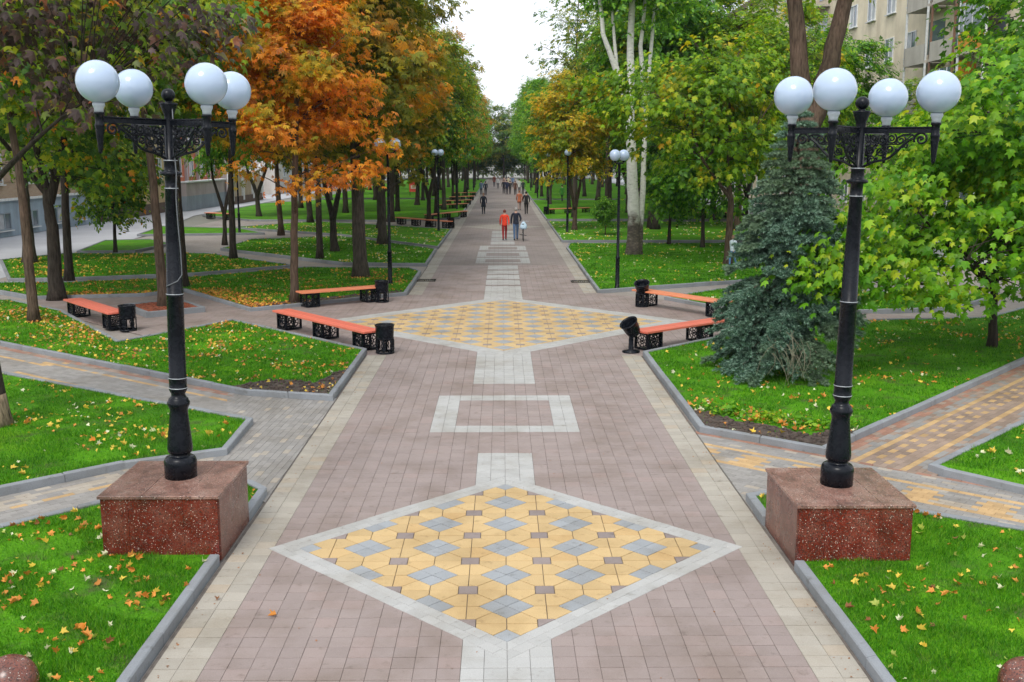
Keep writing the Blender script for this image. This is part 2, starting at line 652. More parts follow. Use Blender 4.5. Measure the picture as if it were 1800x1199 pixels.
G_ = lambda *a: a
LEAF = {
    'green': mat_leaf('leaf_green', [(0, (0.030, 0.095, 0.012)), (0.5, (0.075, 0.205, 0.015)), (0.85, (0.145, 0.33, 0.02)), (1, (0.30, 0.42, 0.03))], trans=0.50, gain=1.35),
    'dark': mat_leaf('leaf_dark_green', [(0, (0.022, 0.062, 0.014)), (0.6, (0.058, 0.140, 0.02)), (1, (0.14, 0.24, 0.025))],
                     [(0, (0.075, 0.135, 0.014)), (0.6, (0.19, 0.23, 0.016)), (1, (0.36, 0.27, 0.02))], trans=0.50, gain=1.35),
    'darkmix': mat_leaf('leaf_dark_and_rust', [(0, (0.028, 0.075, 0.016)), (0.55, (0.070, 0.165, 0.02)), (0.85, (0.15, 0.28, 0.02)), (0.94, (0.24, 0.33, 0.03)), (0.96, (0.62, 0.19, 0.02)), (1, (0.75, 0.20, 0.015))],
                        [(0, (0.075, 0.15, 0.014)), (0.6, (0.19, 0.30, 0.016)), (1, (0.40, 0.38, 0.02))], pscale=0.8, trans=0.50, gain=1.35),
    'yellow': mat_leaf('leaf_yellow_green', [(0, (0.055, 0.135, 0.010)), (0.5, (0.130, 0.265, 0.012)), (0.85, (0.25, 0.40, 0.016)), (1, (0.44, 0.44, 0.02))],
                       [(0, (0.13, 0.19, 0.010)), (0.5, (0.34, 0.36, 0.012)), (0.9, (0.62, 0.44, 0.02)), (1, (0.70, 0.27, 0.02))], trans=0.50, gain=1.22, thr=0.57),
    'bright': mat_leaf('leaf_bright_green', [(0, (0.045, 0.150, 0.010)), (0.5, (0.105, 0.300, 0.012)), (0.85, (0.20, 0.44, 0.016)), (1, (0.38, 0.52, 0.03))],
                       [(0, (0.09, 0.22, 0.010)), (0.6, (0.22, 0.41, 0.014)), (1, (0.46, 0.52, 0.03))], trans=0.50, rough=0.40, gain=1.05, thr=0.5),
    'orange': mat_leaf('leaf_orange', [(0, (0.26, 0.085, 0.012)), (0.4, (0.58, 0.205, 0.016)), (0.8, (0.75, 0.31, 0.025)), (1, (0.70, 0.17, 0.014))],
                       [(0, (0.13, 0.17, 0.012)), (0.5, (0.34, 0.29, 0.016)), (1, (0.62, 0.38, 0.02))], trans=0.50, gain=1.15, thr=0.50, pscale=.8),
    'olive': mat_leaf('leaf_olive_rust', [(0, (0.060, 0.095, 0.012)), (0.55, (0.150, 0.175, 0.016)), (1, (0.31, 0.25, 0.02))],
                      [(0, (0.21, 0.13, 0.014)), (0.5, (0.46, 0.215, 0.016)), (1, (0.66, 0.29, 0.02))], pscale=0.4, trans=0.50, gain=1.35, thr=0.52),
    'golden': mat_leaf('leaf_golden', [(0, (0.12, 0.17, 0.012)), (0.4, (0.34, 0.32, 0.014)), (0.8, (0.62, 0.44, 0.02)), (1, (0.70, 0.30, 0.02))],
                       [(0, (0.09, 0.17, 0.012)), (1, (0.30, 0.38, 0.016))], trans=0.50, gain=1.2, thr=0.52),
    'purple': mat_leaf('leaf_purple', [(0, (0.055, 0.036, 0.038)), (0.6, (0.115, 0.078, 0.080)), (0.9, (0.19, 0.11, 0.10)), (1, (0.42, 0.12, 0.04))],
                       [(0, (0.070, 0.130, 0.016)), (0.5, (0.17, 0.28, 0.018)), (0.92, (0.34, 0.38, 0.02)), (1, (0.70, 0.24, 0.02))], trans=0.38, pscale=0.75, thr=0.43),
    'spruce': mat_leaf('needle_blue_green', [(0, (0.030, 0.070, 0.045)), (0.5, (0.090, 0.185, 0.125)), (1, (0.25, 0.38, 0.29))],
                       [(0, (0.05, 0.10, 0.050)), (1, (0.19, 0.28, 0.17))], trans=0.15, rough=0.6),
}
FALL = {}
for nm, c in (('yellow', (0.66, 0.47, 0.06)), ('orange', (0.60, 0.24, 0.04)), ('brown', (0.28, 0.12, 0.045)), ('pale', (0.62, 0.62, 0.40)), ('greenish', (0.38, 0.45, 0.08))):
    FALL[nm] = mat_leaf('fallen_' + nm, [(0, tuple(x * .7 for x in c)), (0.6, c), (1, tuple(min(1, x * 1.2) for x in c))], trans=0.15, rough=0.6)

M['trunk_wire2'] = mat_plain('grey_cable', (0.11, 0.12, 0.13), 0.5)
M['trunk_wire'] = mat_plain('black_cable', (0.02, 0.02, 0.022), 0.6)

# ------------------------------------------------------------------ ground, promenade paving
tag(sheet('ground', [(-900, -300), (900, -300), (900, 1500), (-900, 1500)], -0.06, mat_plain('far_ground', (0.20, 0.20, 0.17), 0.95, var=0.2, scale=0.05)), kind='structure')
tag(sheet('pavement', [(-20, 2), (20, 2), (20, 235), (-20, 235)], -0.028, M['path_pale']), kind='structure')
tag(sheet('street', [(-60, 30), (-17.6, 30), (-20.5, 62), (-23.5, 80), (-23.5, 240), (-60, 240)], -0.022, M['street']), kind='structure')
tag(sheet('street', [(19.5, 12), (60, 12), (60, 240), (19.5, 240)], -0.022, M['street']), kind='structure')
prom = tag(sheet('promenade', [(-3.07, 4), (3.07, 4), (3.07, 22.6), (7.6, 27.2), (5.3, 31.6), (3.07, 33.5), (3.07, 42.2), (-3.07, 42.2), (-3.07, 32.9), (-7.4, 29.3), (-7.4, 27.4), (-3.07, 22.8)],
                 -0.014, M['joint']), kind='structure')

TILES = {}     # structure -> list of (kind, polygon)
C1, C2 = 11.1, 27.5
AO, AI = 2.66, 2.31
BO, BI = 5.0, 4.28


def cut_diamond(poly, c, a):
    """pieces of a convex tile that lie outside the diamond |x|+|y-c|<a (tiles do not straddle the diamond's axes)"""
    cx = sum(p[0] for p in poly) / len(poly); cy = sum(p[1] for p in poly) / len(poly) - c
    sx, sy = (1 if cx > 0 else -1), (1 if cy > 0 else -1)
    return clip(poly, sx, sy, a + sy * c)


def promenade_kind(x, y):
    ax = abs(x)
    if ax < 0.4 and (y < 9 or 13 < y < 15.0):
        return 'white'
    if ax < 1.2 and 16.1 < y < 18.7 and not (ax < 0.8 and 16.5 < y < 18.3):
        return 'white'
    if ax < 0.6 and 19.7 < y < 23.5:
        return 'white'
    if ax < 0.6 and 31.5 < y < 42.7:
        for q in (35.5, 37.3, 38.9, 40.5):
            if q - 0.11 < y < q + 0.11:
                return 'brown'
        return 'white'
    return 'pink'


PLAZA = [(-3.05, 22.75), (3.05, 22.55), (7.3, 27.1), (5.2, 31.6), (3.05, 33.45), (-3.05, 32.95), (-7.25, 29.3), (-7.25, 27.4)]
tl = TILES.setdefault('promenade', [])
y = 6.1
while y < 42.2:
    wide = 22.4 < y < 33.4
    xs = [i * 0.2 for i in range(-37, 37)] if wide else [i * 0.2 for i in range(-13, 13)]
    for x in xs:
        sq = [(x, y), (x + .2, y), (x + .2, y + .2), (x, y + .2)]
        if wide and (x < -2.61 or x > 2.41):
            sq = clip_convex(sq, PLAZA)
        for c, a in ((C1, AO), (C2, BO)):
            if sq and abs(y + .1 - c) < a + .3:
                sq = cut_diamond(sq, c, a)
        if len(sq) >= 3 and abs(area(sq)) > 0.0012:
            tl.append((promenade_kind(x + .1, y + .1), sq))
    if y < 22.55 or y > 32.9:
        for x0, x1 in ((-3.03, -2.82), (-2.82, -2.6), (2.6, 2.82), (2.82, 3.03)):
            sq = [(x0, y), (x1, y), (x1, y + .2), (x0, y + .2)]
            if abs(y + .1 - C1) < .4:
                sq = cut_diamond(sq, C1, AO)
            if len(sq) >= 3:
                tl.append(('cream', sq))
    y = round(y + 0.2, 4)


def diamond(c, ao, ai, rows, L=0.775, d=0.268, s=0.097):
    # border courses, mitred on the axes
    r2 = math.sqrt(2)
    for sx in (1, -1):
        for sy in (1, -1):
            for k in range(rows):
                a1 = ai + (ao - ai) * k / rows
                a2 = ai + (ao - ai) * (k + 1) / rows
                n = int(a2 * r2 / 0.2) + 2
                off = 0.1 * (k % 2)
                for i in range(-n // 2 - 1, n // 2 + 2):
                    u0, u1 = i * 0.2 + off, i * 0.2 + 0.2 + off
                    quad = []
                    for (aa, uu) in ((a1, u0), (a1, u1), (a2, u1), (a2, u0)):
                        px = aa / 2 + uu / r2
                        py = aa / 2 - uu / r2
                        quad.append((px, py))
                    if area(quad) < 0:
                        quad.reverse()
                    quad = clip(clip(quad, 1, 0, 0), 0, 1, 0)
                    if len(quad) < 3 or abs(area(quad)) < 0.002:
                        continue
                    q = [(sx * p[0], c + sy * p[1]) for p in quad]
                    if area(q) < 0:
                        q.reverse()
                    tl.append(('white', q))
    conv = [(ai, c), (0, c + ai), (-ai, c), (0, c - ai)]
    n = int(ai / L) + 2
    for i in range(-n, n + 1):
        for j in range(-n, n + 1):
            cx, cy = i * L, c + j * L
            h = d / 2
            for k in range(4):
                # four small squares make one grey lozenge
                ctr = [(h, 0), (0, h), (-h, 0), (0, -h)][k]
                q = [(cx + ctr[0] + o[0], cy + ctr[1] + o[1]) for o in ((h, 0), (0, h), (-h, 0), (0, -h))]
                q = clip_convex(q, conv)
                if len(q) >= 3 and area(q) > 0.002:
                    tl.append(('grey', q))
            px, py = cx + L / 2, cy + L / 2
            q = clip_convex([(px - s, py - s), (px + s, py - s), (px + s, py + s), (px - s, py + s)], conv)
            if len(q) >= 3 and area(q) > 0.002:
                tl.append(('brown', q))
            base = [(-.5 * L + s, .5 * L - s), (-h, h), (0, d), (0, .5 * L), (-.5 * L + s, .5 * L)]
            for sw in (0, 1):
                for fx in (1, -1):
                    for fy in (1, -1):
                        q = [((p[1], p[0]) if sw else p) for p in base]
                        q = [(cx + fx * p[0], cy + fy * p[1]) for p in q]
                        if area(q) < 0:
                            q.reverse()
                        q = clip_convex(q, conv)
                        if len(q) >= 3 and area(q) > 0.002:
                            tl.append(('yellow', q))


diamond(C1, AO, AI, 2)
diamond(C2, BO, BI, 3)


def path_tiles(name, region, org, u, kind, umin, umax, vmin, vmax, du=0.2, dv=0.1, bond=True):
    """lay pavers in rows along direction u from org, clipped to a convex region; kind(a, b) names the paver"""
    if area(region) < 0:
        region = region[::-1]
    ul = math.hypot(*u)
    ux, uy = u[0] / ul, u[1] / ul
    vx, vy = kind.side * -uy, kind.side * ux
    lst = TILES.setdefault(name, [])
    for j in range(int(math.floor(vmin / dv)), int(math.ceil(vmax / dv))):
        off = (du / 2 if (j % 2 and bond) else 0)
        for i in range(int(math.floor(umin / du)), int(math.ceil(umax / du))):
            a0, b0 = i * du + off, j * dv
            q = [(org[0] + ux * a + vx * bb, org[1] + uy * a + vy * bb) for a, bb in ((a0, b0), (a0 + du, b0), (a0 + du, b0 + dv), (a0, b0 + dv))]
            if area(q) < 0:
                q.reverse()
            q = clip_convex(q, region)
            if len(q) >= 3 and area(q) > 0.001:
                lst.append((kind(a0 + du / 2, b0 + dv / 2), q))


rr = random.Random(3)


def k_left_front(a, b):
    if 0.3 < b < 0.4 or 1.2 < b < 1.3:
        return 'orange' if rr.random() < .8 else 'beige'
    if 0.4 < b < 1.2:
        return 'pathgrey'
    return 'beige' if rr.random() < .55 else 'pathgrey'


k_left_front.side = 1


def k_left_back(a, b):
    lo, hi = (0.4, 1.3) if a < 5.6 else (0.6, 1.5)
    if abs(a - 5.7) < 0.25 and lo - .2 < b < lo + .1:
        return 'orange'
    if lo < b < lo + 0.1 or hi < b < hi + 0.1:
        return 'orange' if rr.random() < .85 else 'beige'
    if b < 0.25:
        return 'pathred' if rr.random() < .5 else 'pathbrown'
    if b > hi + 0.1:
        return 'beige' if rr.random() < .6 else 'pathgrey'
    return 'pathgrey'


k_left_back.side = 1


def k_right_front(a, b):
    if b < 0.15:
        return 'pathred' if rr.random() < .6 else 'pathbrown'
    if 0.5 < b < 0.6 or 1.2 < b < 1.3:
        return 'orange'
    if 0.6 < b < 1.2:
        if int(math.floor(a / 0.4)) % 2 == 0:
            return 'pathgrey' if 0.6 < b < 1.0 else 'beige'
        return ('orange', 'beige')[int(round(b * 10)) % 2]
    return 'beige' if rr.random() < .12 else 'pathgrey'


k_right_front.side = -1


def k_right_diag(a, b):
    if b < 0.2:
        return 'pathred' if rr.random() < .6 else 'pathbrown'
    if 0.4 < b < 0.5 or 1.1 < b < 1.2:
        return 'orange'
    if 0.5 < b < 1.1:
        if 0.6 < b < 0.7 and int(math.floor(a / 0.2)) % 2 == 0:
            return 'orange'
        if 0.8 < b < 0.9 and int(math.floor(a / 0.2)) % 2 == 1:
            return 'orange'
        return 'pathbrown'
    return 'pathbrown' if rr.random() < .55 else 'pathgrey'


k_right_diag.side = -1


def k_plain(a, b):
    return 'pathgrey' if rr.random() < .95 else 'beige'


k_plain.side = 1


def k_pinkplaza(a, b):
    return 'pink'


k_pinkplaza.side = 1

for poly in ([(-3.05, 12.7), (-3.05, 16.66), (-4.6, 16.66), (-4.5, 14.6), (-4.2, 13.4)], [(-3.05, 16.66), (-3.05, 18.5), (-5.2, 19.2), (-4.6, 16.66)]):
    path_tiles('path', poly, (-3.05, 12), (0.05, 1), k_plain, 0, 8, 0, 2.6)
path_tiles('path', [(-4.0, 13.3), (-9, 8.2), (-10.8, 9.4), (-6.55, 13.2), (-5.33, 14.4), (-4.3, 15.0)], (-4.25, 14.95), (-0.70, -0.71), k_left_front, 0, 8.5, -0.2, 2.0)
path_tiles('path.001', [(-4.5, 16.7), (-5.0, 19.0), (-11.7, 24.1), (-18, 28.8), (-16.5, 25.0), (-10.2, 20.4)], (-4.78, 18.74), (-6.94, 5.2), k_left_back, -1, 17, -0.3, 2.5)
path_tiles('path.002', [(3.05, 12.3), (8.6, 7.6), (10.4, 10.0), (6.8, 13.0), (4.75, 14.95), (3.05, 16.4)], (3.10, 16.04), (0.775, -0.632), k_right_front, -1.6, 9, -0.2, 4.6)
path_tiles('path.003', [(4.6, 14.75), (5.9, 13.7), (8.6, 16.4), (18.2, 26.3), (17, 28.2), (10.9, 21.7)], (4.70, 14.74), (6.32, 6.81), k_right_diag, -0.5, 18, -0.1, 2.0)
path_tiles('path.004', [(-9.0, 24.0), (-6.9, 27.2), (-7.0, 29.5), (-11.6, 35.4), (-16.5, 33.0), (-12.6, 29.1)], (-7, 27), (0, 1), k_pinkplaza, -5, 9, -0.6, 10, 0.2, 0.2, False)
path_tiles('path.005', [(7.2, 27.0), (12, 26.9), (12, 28), (5.1, 31.7)], (5, 27), (1, 0), k_pinkplaza, -1, 8, -0.4, 5, 0.2, 0.2, False)

_tc = {}


def tile_mesh(poly, z=0.0, g=0.0013, h=0.014, ch=0.0025):
    """one chamfered stone about its own centre"""
    cx = sum(p[0] for p in poly) / len(poly); cy = sum(p[1] for p in poly) / len(poly)
    loc = [(p[0] - cx, p[1] - cy) for p in poly]
    if area(loc) > .036:          # full blocks: the cross joints are the wider ones
        loc = [(p[0], p[1] * .972) for p in loc]
    low = inset(loc, g)
    top = inset(loc, g + ch)
    return (cx, cy), low, top


def tile_geom(mb, low, top, cx, cy, z, h, mi, ch=0.003):
    n = len(low)
    vs = [(p[0] + cx, p[1] + cy, z - h) for p in low] + [(p[0] + cx, p[1] + cy, z - ch) for p in low] + [(p[0] + cx, p[1] + cy, z) for p in top]
    fs = [tuple(2 * n + i for i in range(n))]
    for i in range(n):
        j = (i + 1) % n
        fs.append((i, j, n + j, n + i))
        fs.append((n + i, n + j, 2 * n + j, 2 * n + i))
    mb.add(vs, fs, False, mi)


KINDS = ['pink', 'cream', 'white', 'yellow', 'grey', 'brown', 'pathgrey', 'pathbrown', 'pathred', 'orange', 'beige']
NICE = {'pink': 'pink_paving_tile', 'cream': 'cream_paving_tile', 'white': 'white_paving_tile', 'yellow': 'yellow_paving_tile', 'grey': 'grey_paving_tile', 'brown': 'brown_paving_tile'}
mesh_cache = {}
trng = random.Random(11)
for sname, lst in TILES.items():
    if sname == 'promenade':
        parent = prom
    else:
        parent = empty('path', kind='structure')
    items = []
    for k, q in lst:
        q = clean(q)
        if len(q) < 3:
            continue
        cx = sum(p[0] for p in q) / len(q); cy = sum(p[1] for p in q) / len(q)
        items.append((math.hypot(cx, cy), k, q, cx, cy))
    items.sort(key=lambda t: t[0])
    left = {k: 300 for k in NICE} if sname == 'promenade' else {}
    mb = MB()
    for dist, k, q, cx, cy in items:
        if not in_view(cx, cy) and (cy < 6.5 or abs(cx) > cy * 0.52 + 1.5):
            continue
        (cx, cy), low, top = tile_mesh(q, g=.0034 if k in ('grey', 'yellow', 'brown') else .0013)
        dz = trng.uniform(-0.0022, 0.0012)
        if left.get(k, 0) > 0 and in_view(cx, cy) and abs(area(q)) > 0.008:
            left[k] -= 1
            key = (k, tuple((round(p[0], 3), round(p[1], 3)) for p in low))
            me = mesh_cache.get(key)
            if me is None:
                t = MB()
                tile_geom(t, low, top, 0, 0, 0, 0.014, 0)
                me = t.mesh(NICE[k])
                me.materials.append(M[k])
                mesh_cache[key] = me
            put(NICE[k], me, None, parent, (cx, cy, dz), (trng.uniform(-.004, .004), trng.uniform(-.004, .004), 0))
        else:
            tile_geom(mb, low, top, cx, cy, dz, 0.014, KINDS.index(k))
    o = mb.build('paving', [M[k] for k in KINDS], parent)
    o['kind'] = 'stuff'

# the far promenade: courses too small to pick apart
far = sheet('paving', [(-3.07, 42.2), (3.07, 42.2), (3.07, 240), (-3.07, 240)], -0.004, M['pave_far'])
far.parent = prom
far['kind'] = 'stuff'


def band(poly, m, z=0.0):
    o = sheet('paving_band', poly, z, m)
    o.parent = prom


def rect(x0, x1, y0, y1):
    return [(x0, y0), (x1, y0), (x1, y1), (x0, y1)]


for s in (-1, 1):
    band(rect(min(s * 2.6, s * 3.05), max(s * 2.6, s * 3.05), 42.25, 235), M['pave_far_cream'])
for y0, y1, wo, wi in ((43.1, 45.6, 1.14, 0.75), (46.0, 48.6, 1.14, 0.75), (49.3, 51.9, 1.12, 0.7)):
    band(rect(-wo, -wi, y0, y1), M['pave_far_white'])
    band(rect(wi, wo, y0, y1), M['pave_far_white'])
    band(rect(-wi + .004, wi - .004, y1 - 0.7, y1), M['pave_far_white'])
    band(rect(-wi + .004, wi - .004, y0, y0 + 0.45), M['pave_far_white'])
for y0, y1 in ((52.6, 54.6), (55.0, 57.2), (57.7, 59.8), (60.4, 62.6)):
    band(rect(-0.62, 0.62, y0, y1), M['pave_far_white'])
band([(-2.58, 66.5), (0, 63.6), (2.58, 66.5), (0, 69.5)], M['pave_far_cream'])

# drains
for x, y in ((-2.73, 37.0), (2.73, 36.6)):
    d = empty('drain_grate', (x, y, 0.0), 0, 'dark iron drain grate in the cream paving by the %s' % ('olive chestnut' if x < 0 else 'twin globe lamp'), 'drain')
    m_ = MB()
    for q in ((0, .27, .64, .05), (0, -.27, .64, .05), (.3, 0, .05, .49), (-.3, 0, .05, .49)):
        m_.box((q[0], q[1], 0.008), (q[2], q[3], 0.02))
    m_.build('frame', M['black'], d)
    for i in range(7):
        MB().box((-0.234 + i * 0.078, 0, 0.006), (0.035, 0.488, 0.016)).build('bar', M['black'], d)

# ------------------------------------------------------------------ lawns with kerbs
KW, KH, LZ = 0.105, 0.105, 0.075
LAWNS = [
    # name key, points, edges without a kerb
    ('front_a', [(-9.5, 5.0), (-3.09, 5.0), (-3.09, 10.68), (-3.09, 12.02), (-3.09, 12.98), (-3.35, 13.3), (-3.99, 13.59), (-5.91, 11.65), (-9.5, 8.05)], {0, 2, 7, 8}),
    ('front_b', [(3.08, 5.0), (9.5, 5.0), (9.5, 9.1), (6.01, 11.44), (4.95, 12.13), (3.4, 12.86), (3.06, 12.69), (3.06, 11.82), (3.06, 10.45)], {0, 1, 7}),
    ('left_wedge', [(-4.13, 16.66), (-10.13, 20.58), (-16.5, 25.0), (-16.5, 3.9), (-6.55, 13.01), (-5.33, 14.13), (-4.08, 14.82)], {1, 2}),
    ('right_wedge', [(6.01, 13.7), (6.72, 12.88), (11, 9.0), (22, 20), (22, 30.4), (8.53, 16.53), (5.9, 13.95)], {2, 3}),
    ('left_mid', [(-3.08, 18.27), (-3.07, 22.99), (-7.18, 27.38), (-9.02, 24.14), (-12.44, 29.19), (-15, 31.5), (-20, 30.2), (-11.72, 23.94), (-4.78, 18.74)], {5}),
    ('right_mid', [(3.10, 16.04), (4.70, 14.74), (11.02, 21.55), (19, 30.1), (16, 30.5), (13, 27.6), (7.4, 26.9), (5.30, 24.78), (3.07, 22.59)], {3}),
    ('right_nook', [(4.95, 31.75), (6.2, 29.6), (9.0, 28.6), (13.0, 29.4), (15.5, 32.2), (8.4, 34.4), (7.0, 33.8)], set()),
    ('right_far', [(3.05, 33.44), (7.39, 35.71), (19, 41.5), (19, 52.6), (3.34, 52.6), (3.05, 50)], {2}),
    ('r6', [(3.05, 54.2), (19, 54.2), (19, 70.5), (3.05, 71.2)], {1}),
    ('r7', [(3.05, 73.2), (19, 73.2), (19, 108), (3.05, 108)], {1}),
    ('r8', [(3.05, 110), (19, 110), (19, 215), (3.05, 215)], {1}),
    ('left_olive', [(-3.1, 39.3), (-3.6, 40.6), (-7.86, 40.9), (-11.35, 37.6), (-15.1, 36.0), (-19, 35.8), (-14.5, 32.0), (-11.3, 32.7), (-10.4, 33.8), (-7.19, 29.36), (-3.08, 32.85)], set()),
    ('l5', [(-17.55, 36.9), (-15.26, 37.2), (-11.46, 38.6), (-8.4, 41.6), (-8.82, 42.2), (-13.27, 47.1), (-19.7, 47.15), (-21.2, 44)], set()),
    ('l5b', [(-19.62, 48.1), (-17.0, 48.3), (-16.6, 52.5), (-18.56, 55.37), (-20.81, 54.6)], set()),
    ('l6', [(-3.08, 42.1), (-3.12, 49.3), (-8.9, 57.6), (-13.36, 55.3), (-13.39, 49.5), (-6.56, 42.5)], set()),
    ('l7', [(-20.5, 58.7), (-13.6, 59.9), (-16, 64), (-21.5, 66)], set()),
    ('l8', [(-3.1, 50.3), (-3.05, 63.2), (-6.5, 66.2), (-12.6, 71.3), (-16.8, 65), (-9.1, 58.7)], set()),
    ('l9', [(-3.1, 75.5), (-3.1, 110), (-18, 110), (-22.8, 100), (-22.6, 79), (-17.6, 72.9), (-7.2, 72.2)], set()),
    ('l10', [(-3.1, 112), (-3.1, 215), (-20, 215), (-20, 112)], set()),
]
SOIL = {'left_mid': [(-3.2, 18.4), (-3.17, 20.9), (-3.42, 20.2), (-3.62, 19.45), (-4.1, 19.75), (-4.6, 19.7), (-5.15, 19.15), (-4.8, 18.87)],
        'right_mid': [(3.2, 16.0), (4.72, 14.9), (5.6, 15.85), (5.2, 15.9), (4.7, 15.55), (4.2, 16.25), (3.75, 16.45), (3.5, 17.0), (3.2, 17.3)],
        'left_olive': [(-3.2, 33.0), (-7.15, 29.5), (-7.6, 30.1), (-6.2, 31.2), (-4.6, 32.6), (-3.3, 33.5)]}
# lawns: blades per square metre at near and far edges, blade height, blade width
GR = {'front_a': (7000, 0.060, 0.0075), 'front_b': (7000, 0.060, 0.0075), 'left_wedge': (3200, 0.060, 0.010), 'right_wedge': (3200, 0.06, 0.010),
      'left_mid': (1500, 0.065, 0.015), 'right_mid': (1500, 0.065, 0.015), 'right_nook': (700, 0.07, 0.025), 'right_far': (420, 0.07, 0.03), 'left_olive': (500, 0.07, 0.03), 'l5': (250, 0.07, 0.04), 'l6': (250, 0.07, 0.04)}
LAWN_LABEL = {'front_a': 'short grass round the granite pedestal beside the yellow leaf on the paving', 'front_b': 'short grass round the granite pedestal of the lamp before the spruce'}
SCATTER_AREAS = {}
for key, pts, nok in LAWNS:
    if area(pts) < 0:
        n = len(pts)
        nok = {(n - 2 - i) % n for i in nok}
        pts = pts[::-1]
    n = len(pts)
    inner = inset(pts, KW)
    # lawn earth
    inn2 = inset(pts, KW - 0.01)
    lo = sheet('lawn', inn2, LZ, M['lawn'])
    tag(lo, kind='structure')
    kerb = empty('kerb', kind='structure')
    for i in range(n):
        if i in nok:
            continue
        a, bb, c, d = pts[i], pts[(i + 1) % n], inner[(i + 1) % n], inner[i]
        ln = math.hypot(bb[0] - a[0], bb[1] - a[1])
        far_ = min(math.hypot(*a), math.hypot(*bb)) > 45
        k = max(1, int(round(ln / (1.0 if not far_ else 12.0))))
        for j in range(k):
            t0, t1 = j / k, (j + 1) / k
            gp = 0.004 / max(ln, .01)
            P0 = [a[q] + (bb[q] - a[q]) * (t0 + (gp if j else 0)) for q in (0, 1)]
            P1 = [a[q] + (bb[q] - a[q]) * (t1 - (gp if j < k - 1 else 0)) for q in (0, 1)]
            P3 = [d[q] + (c[q] - d[q]) * (t0 + (gp if j else 0)) for q in (0, 1)]
            P2 = [d[q] + (c[q] - d[q]) * (t1 - (gp if j < k - 1 else 0)) for q in (0, 1)]
            cx = (P0[0] + P1[0] + P2[0] + P3[0]) / 4; cy = (P0[1] + P1[1] + P2[1] + P3[1]) / 4
            if not far_ and (cy < 5.5 or abs(cx) > cy * 0.52 + 1.5):
                continue
            low = [(p[0] - cx, p[1] - cy) for p in (P0, P1, P2, P3)]
            if area(low) < 1e-5:
                continue
            top = inset(low, 0.012)
            t = MB()
            hh = KH + trng.uniform(-.006, .006)
            tile_geom(t, low, top, 0, 0, hh, hh + 0.03, 0, ch=0.012)
            t.build('kerb_stone', M['kerb'], kerb, (cx, cy, 0))
    SCATTER_AREAS[key] = inner
    if key in SOIL:
        tag(sheet('soil', SOIL[key], LZ + 0.006, M['soil']), kind='structure')
        # clods of earth
        P = rand_in(SOIL[key], 900, RNG)
        t = MB()
        for x, y in P[:240]:
            r = RNG.uniform(0.015, 0.05)
            t.sphere((x, y, LZ + r * 0.3), r, 5, 3, sq=(1, RNG.uniform(.7, 1.3), .7))
        o = t.build('soil_clods', M['soil'])
        tag(o, 'loose dark clods on the bare soil at the lawn corner', 'soil', kind='stuff')
    if key in GR:
        den, bh, bw = GR[key]
        A = (max(p[0] for p in inner) - min(p[0] for p in inner)) * (max(p[1] for p in inner) - min(p[1] for p in inner))
        P = rand_in(inner, int(A * den), RNG)
        if key in SOIL:
            s_ = in_poly(P, SOIL[key])
            P = P[~s_ | (RNG.random(len(P)) < 0.03)]
        # thinner with distance inside one lawn
        near = max(8.0, P[:, 1].min())
        keep = RNG.random(len(P)) < np.clip((near + 2.0) / (P[:, 1] + 2.0), 0, 1) ** 1.6 + 0.08
        P = P[keep]
        # worn, thin patches
        wear = np.sin(P[:, 0] * 1.9 + 2.0 * np.sin(P[:, 1] * 1.3)) * np.sin(P[:, 1] * 2.3 + 1.5 * np.sin(P[:, 0] * 1.7 + 1))
        P = P[(wear < .45) | (RNG.random(len(P)) < .22)]
        # tufts: height varies in patches
        hgt = bh * (0.55 + 0.65 * RNG.random(len(P))) * (0.8 + 0.35 * np.sin(P[:, 0] * 5.1 + np.sin(P[:, 1] * 4.3) * 2) * np.sin(P[:, 1] * 3.7))
        wid = bw * (0.7 + 0.6 * RNG.random(len(P)))
        ang = RNG.uniform(0, 2 * math.pi, len(P))
        lean = RNG.normal(0, 0.45, (len(P), 2)) * hgt[:, None]
        dx, dy = np.cos(ang) * wid / 2, np.sin(ang) * wid / 2
        z0 = np.full(len(P), LZ - 0.005)
        V = np.empty((len(P), 3, 3), np.float32)
        V[:, 0] = np.column_stack([P[:, 0] - dx, P[:, 1] - dy, z0])
        V[:, 1] = np.column_stack([P[:, 0] + dx, P[:, 1] + dy, z0])
        V[:, 2] = np.column_stack([P[:, 0] + lean[:, 0], P[:, 1] + lean[:, 1], z0 + hgt])
        F = np.arange(len(P) * 3, dtype=np.int32).reshape(-1, 3)
        o = put('grass', mesh_np('grass', V.reshape(-1, 3), F), M['grass'])
        tag(o, 'short green grass blades growing over the lawn', 'grass', kind='stuff')

# weeds along the bare soil
P = np.array([(3.45, 17.2)]) + np.random.default_rng(6).random((70, 1)) * np.array([(2.0, -1.35)])
P = P + np.random.default_rng(8).normal(0, .13, P.shape)
WEEDS = np.repeat(P, 12, axis=0) + np.random.default_rng(9).normal(0, .055, (len(P) * 12, 2))

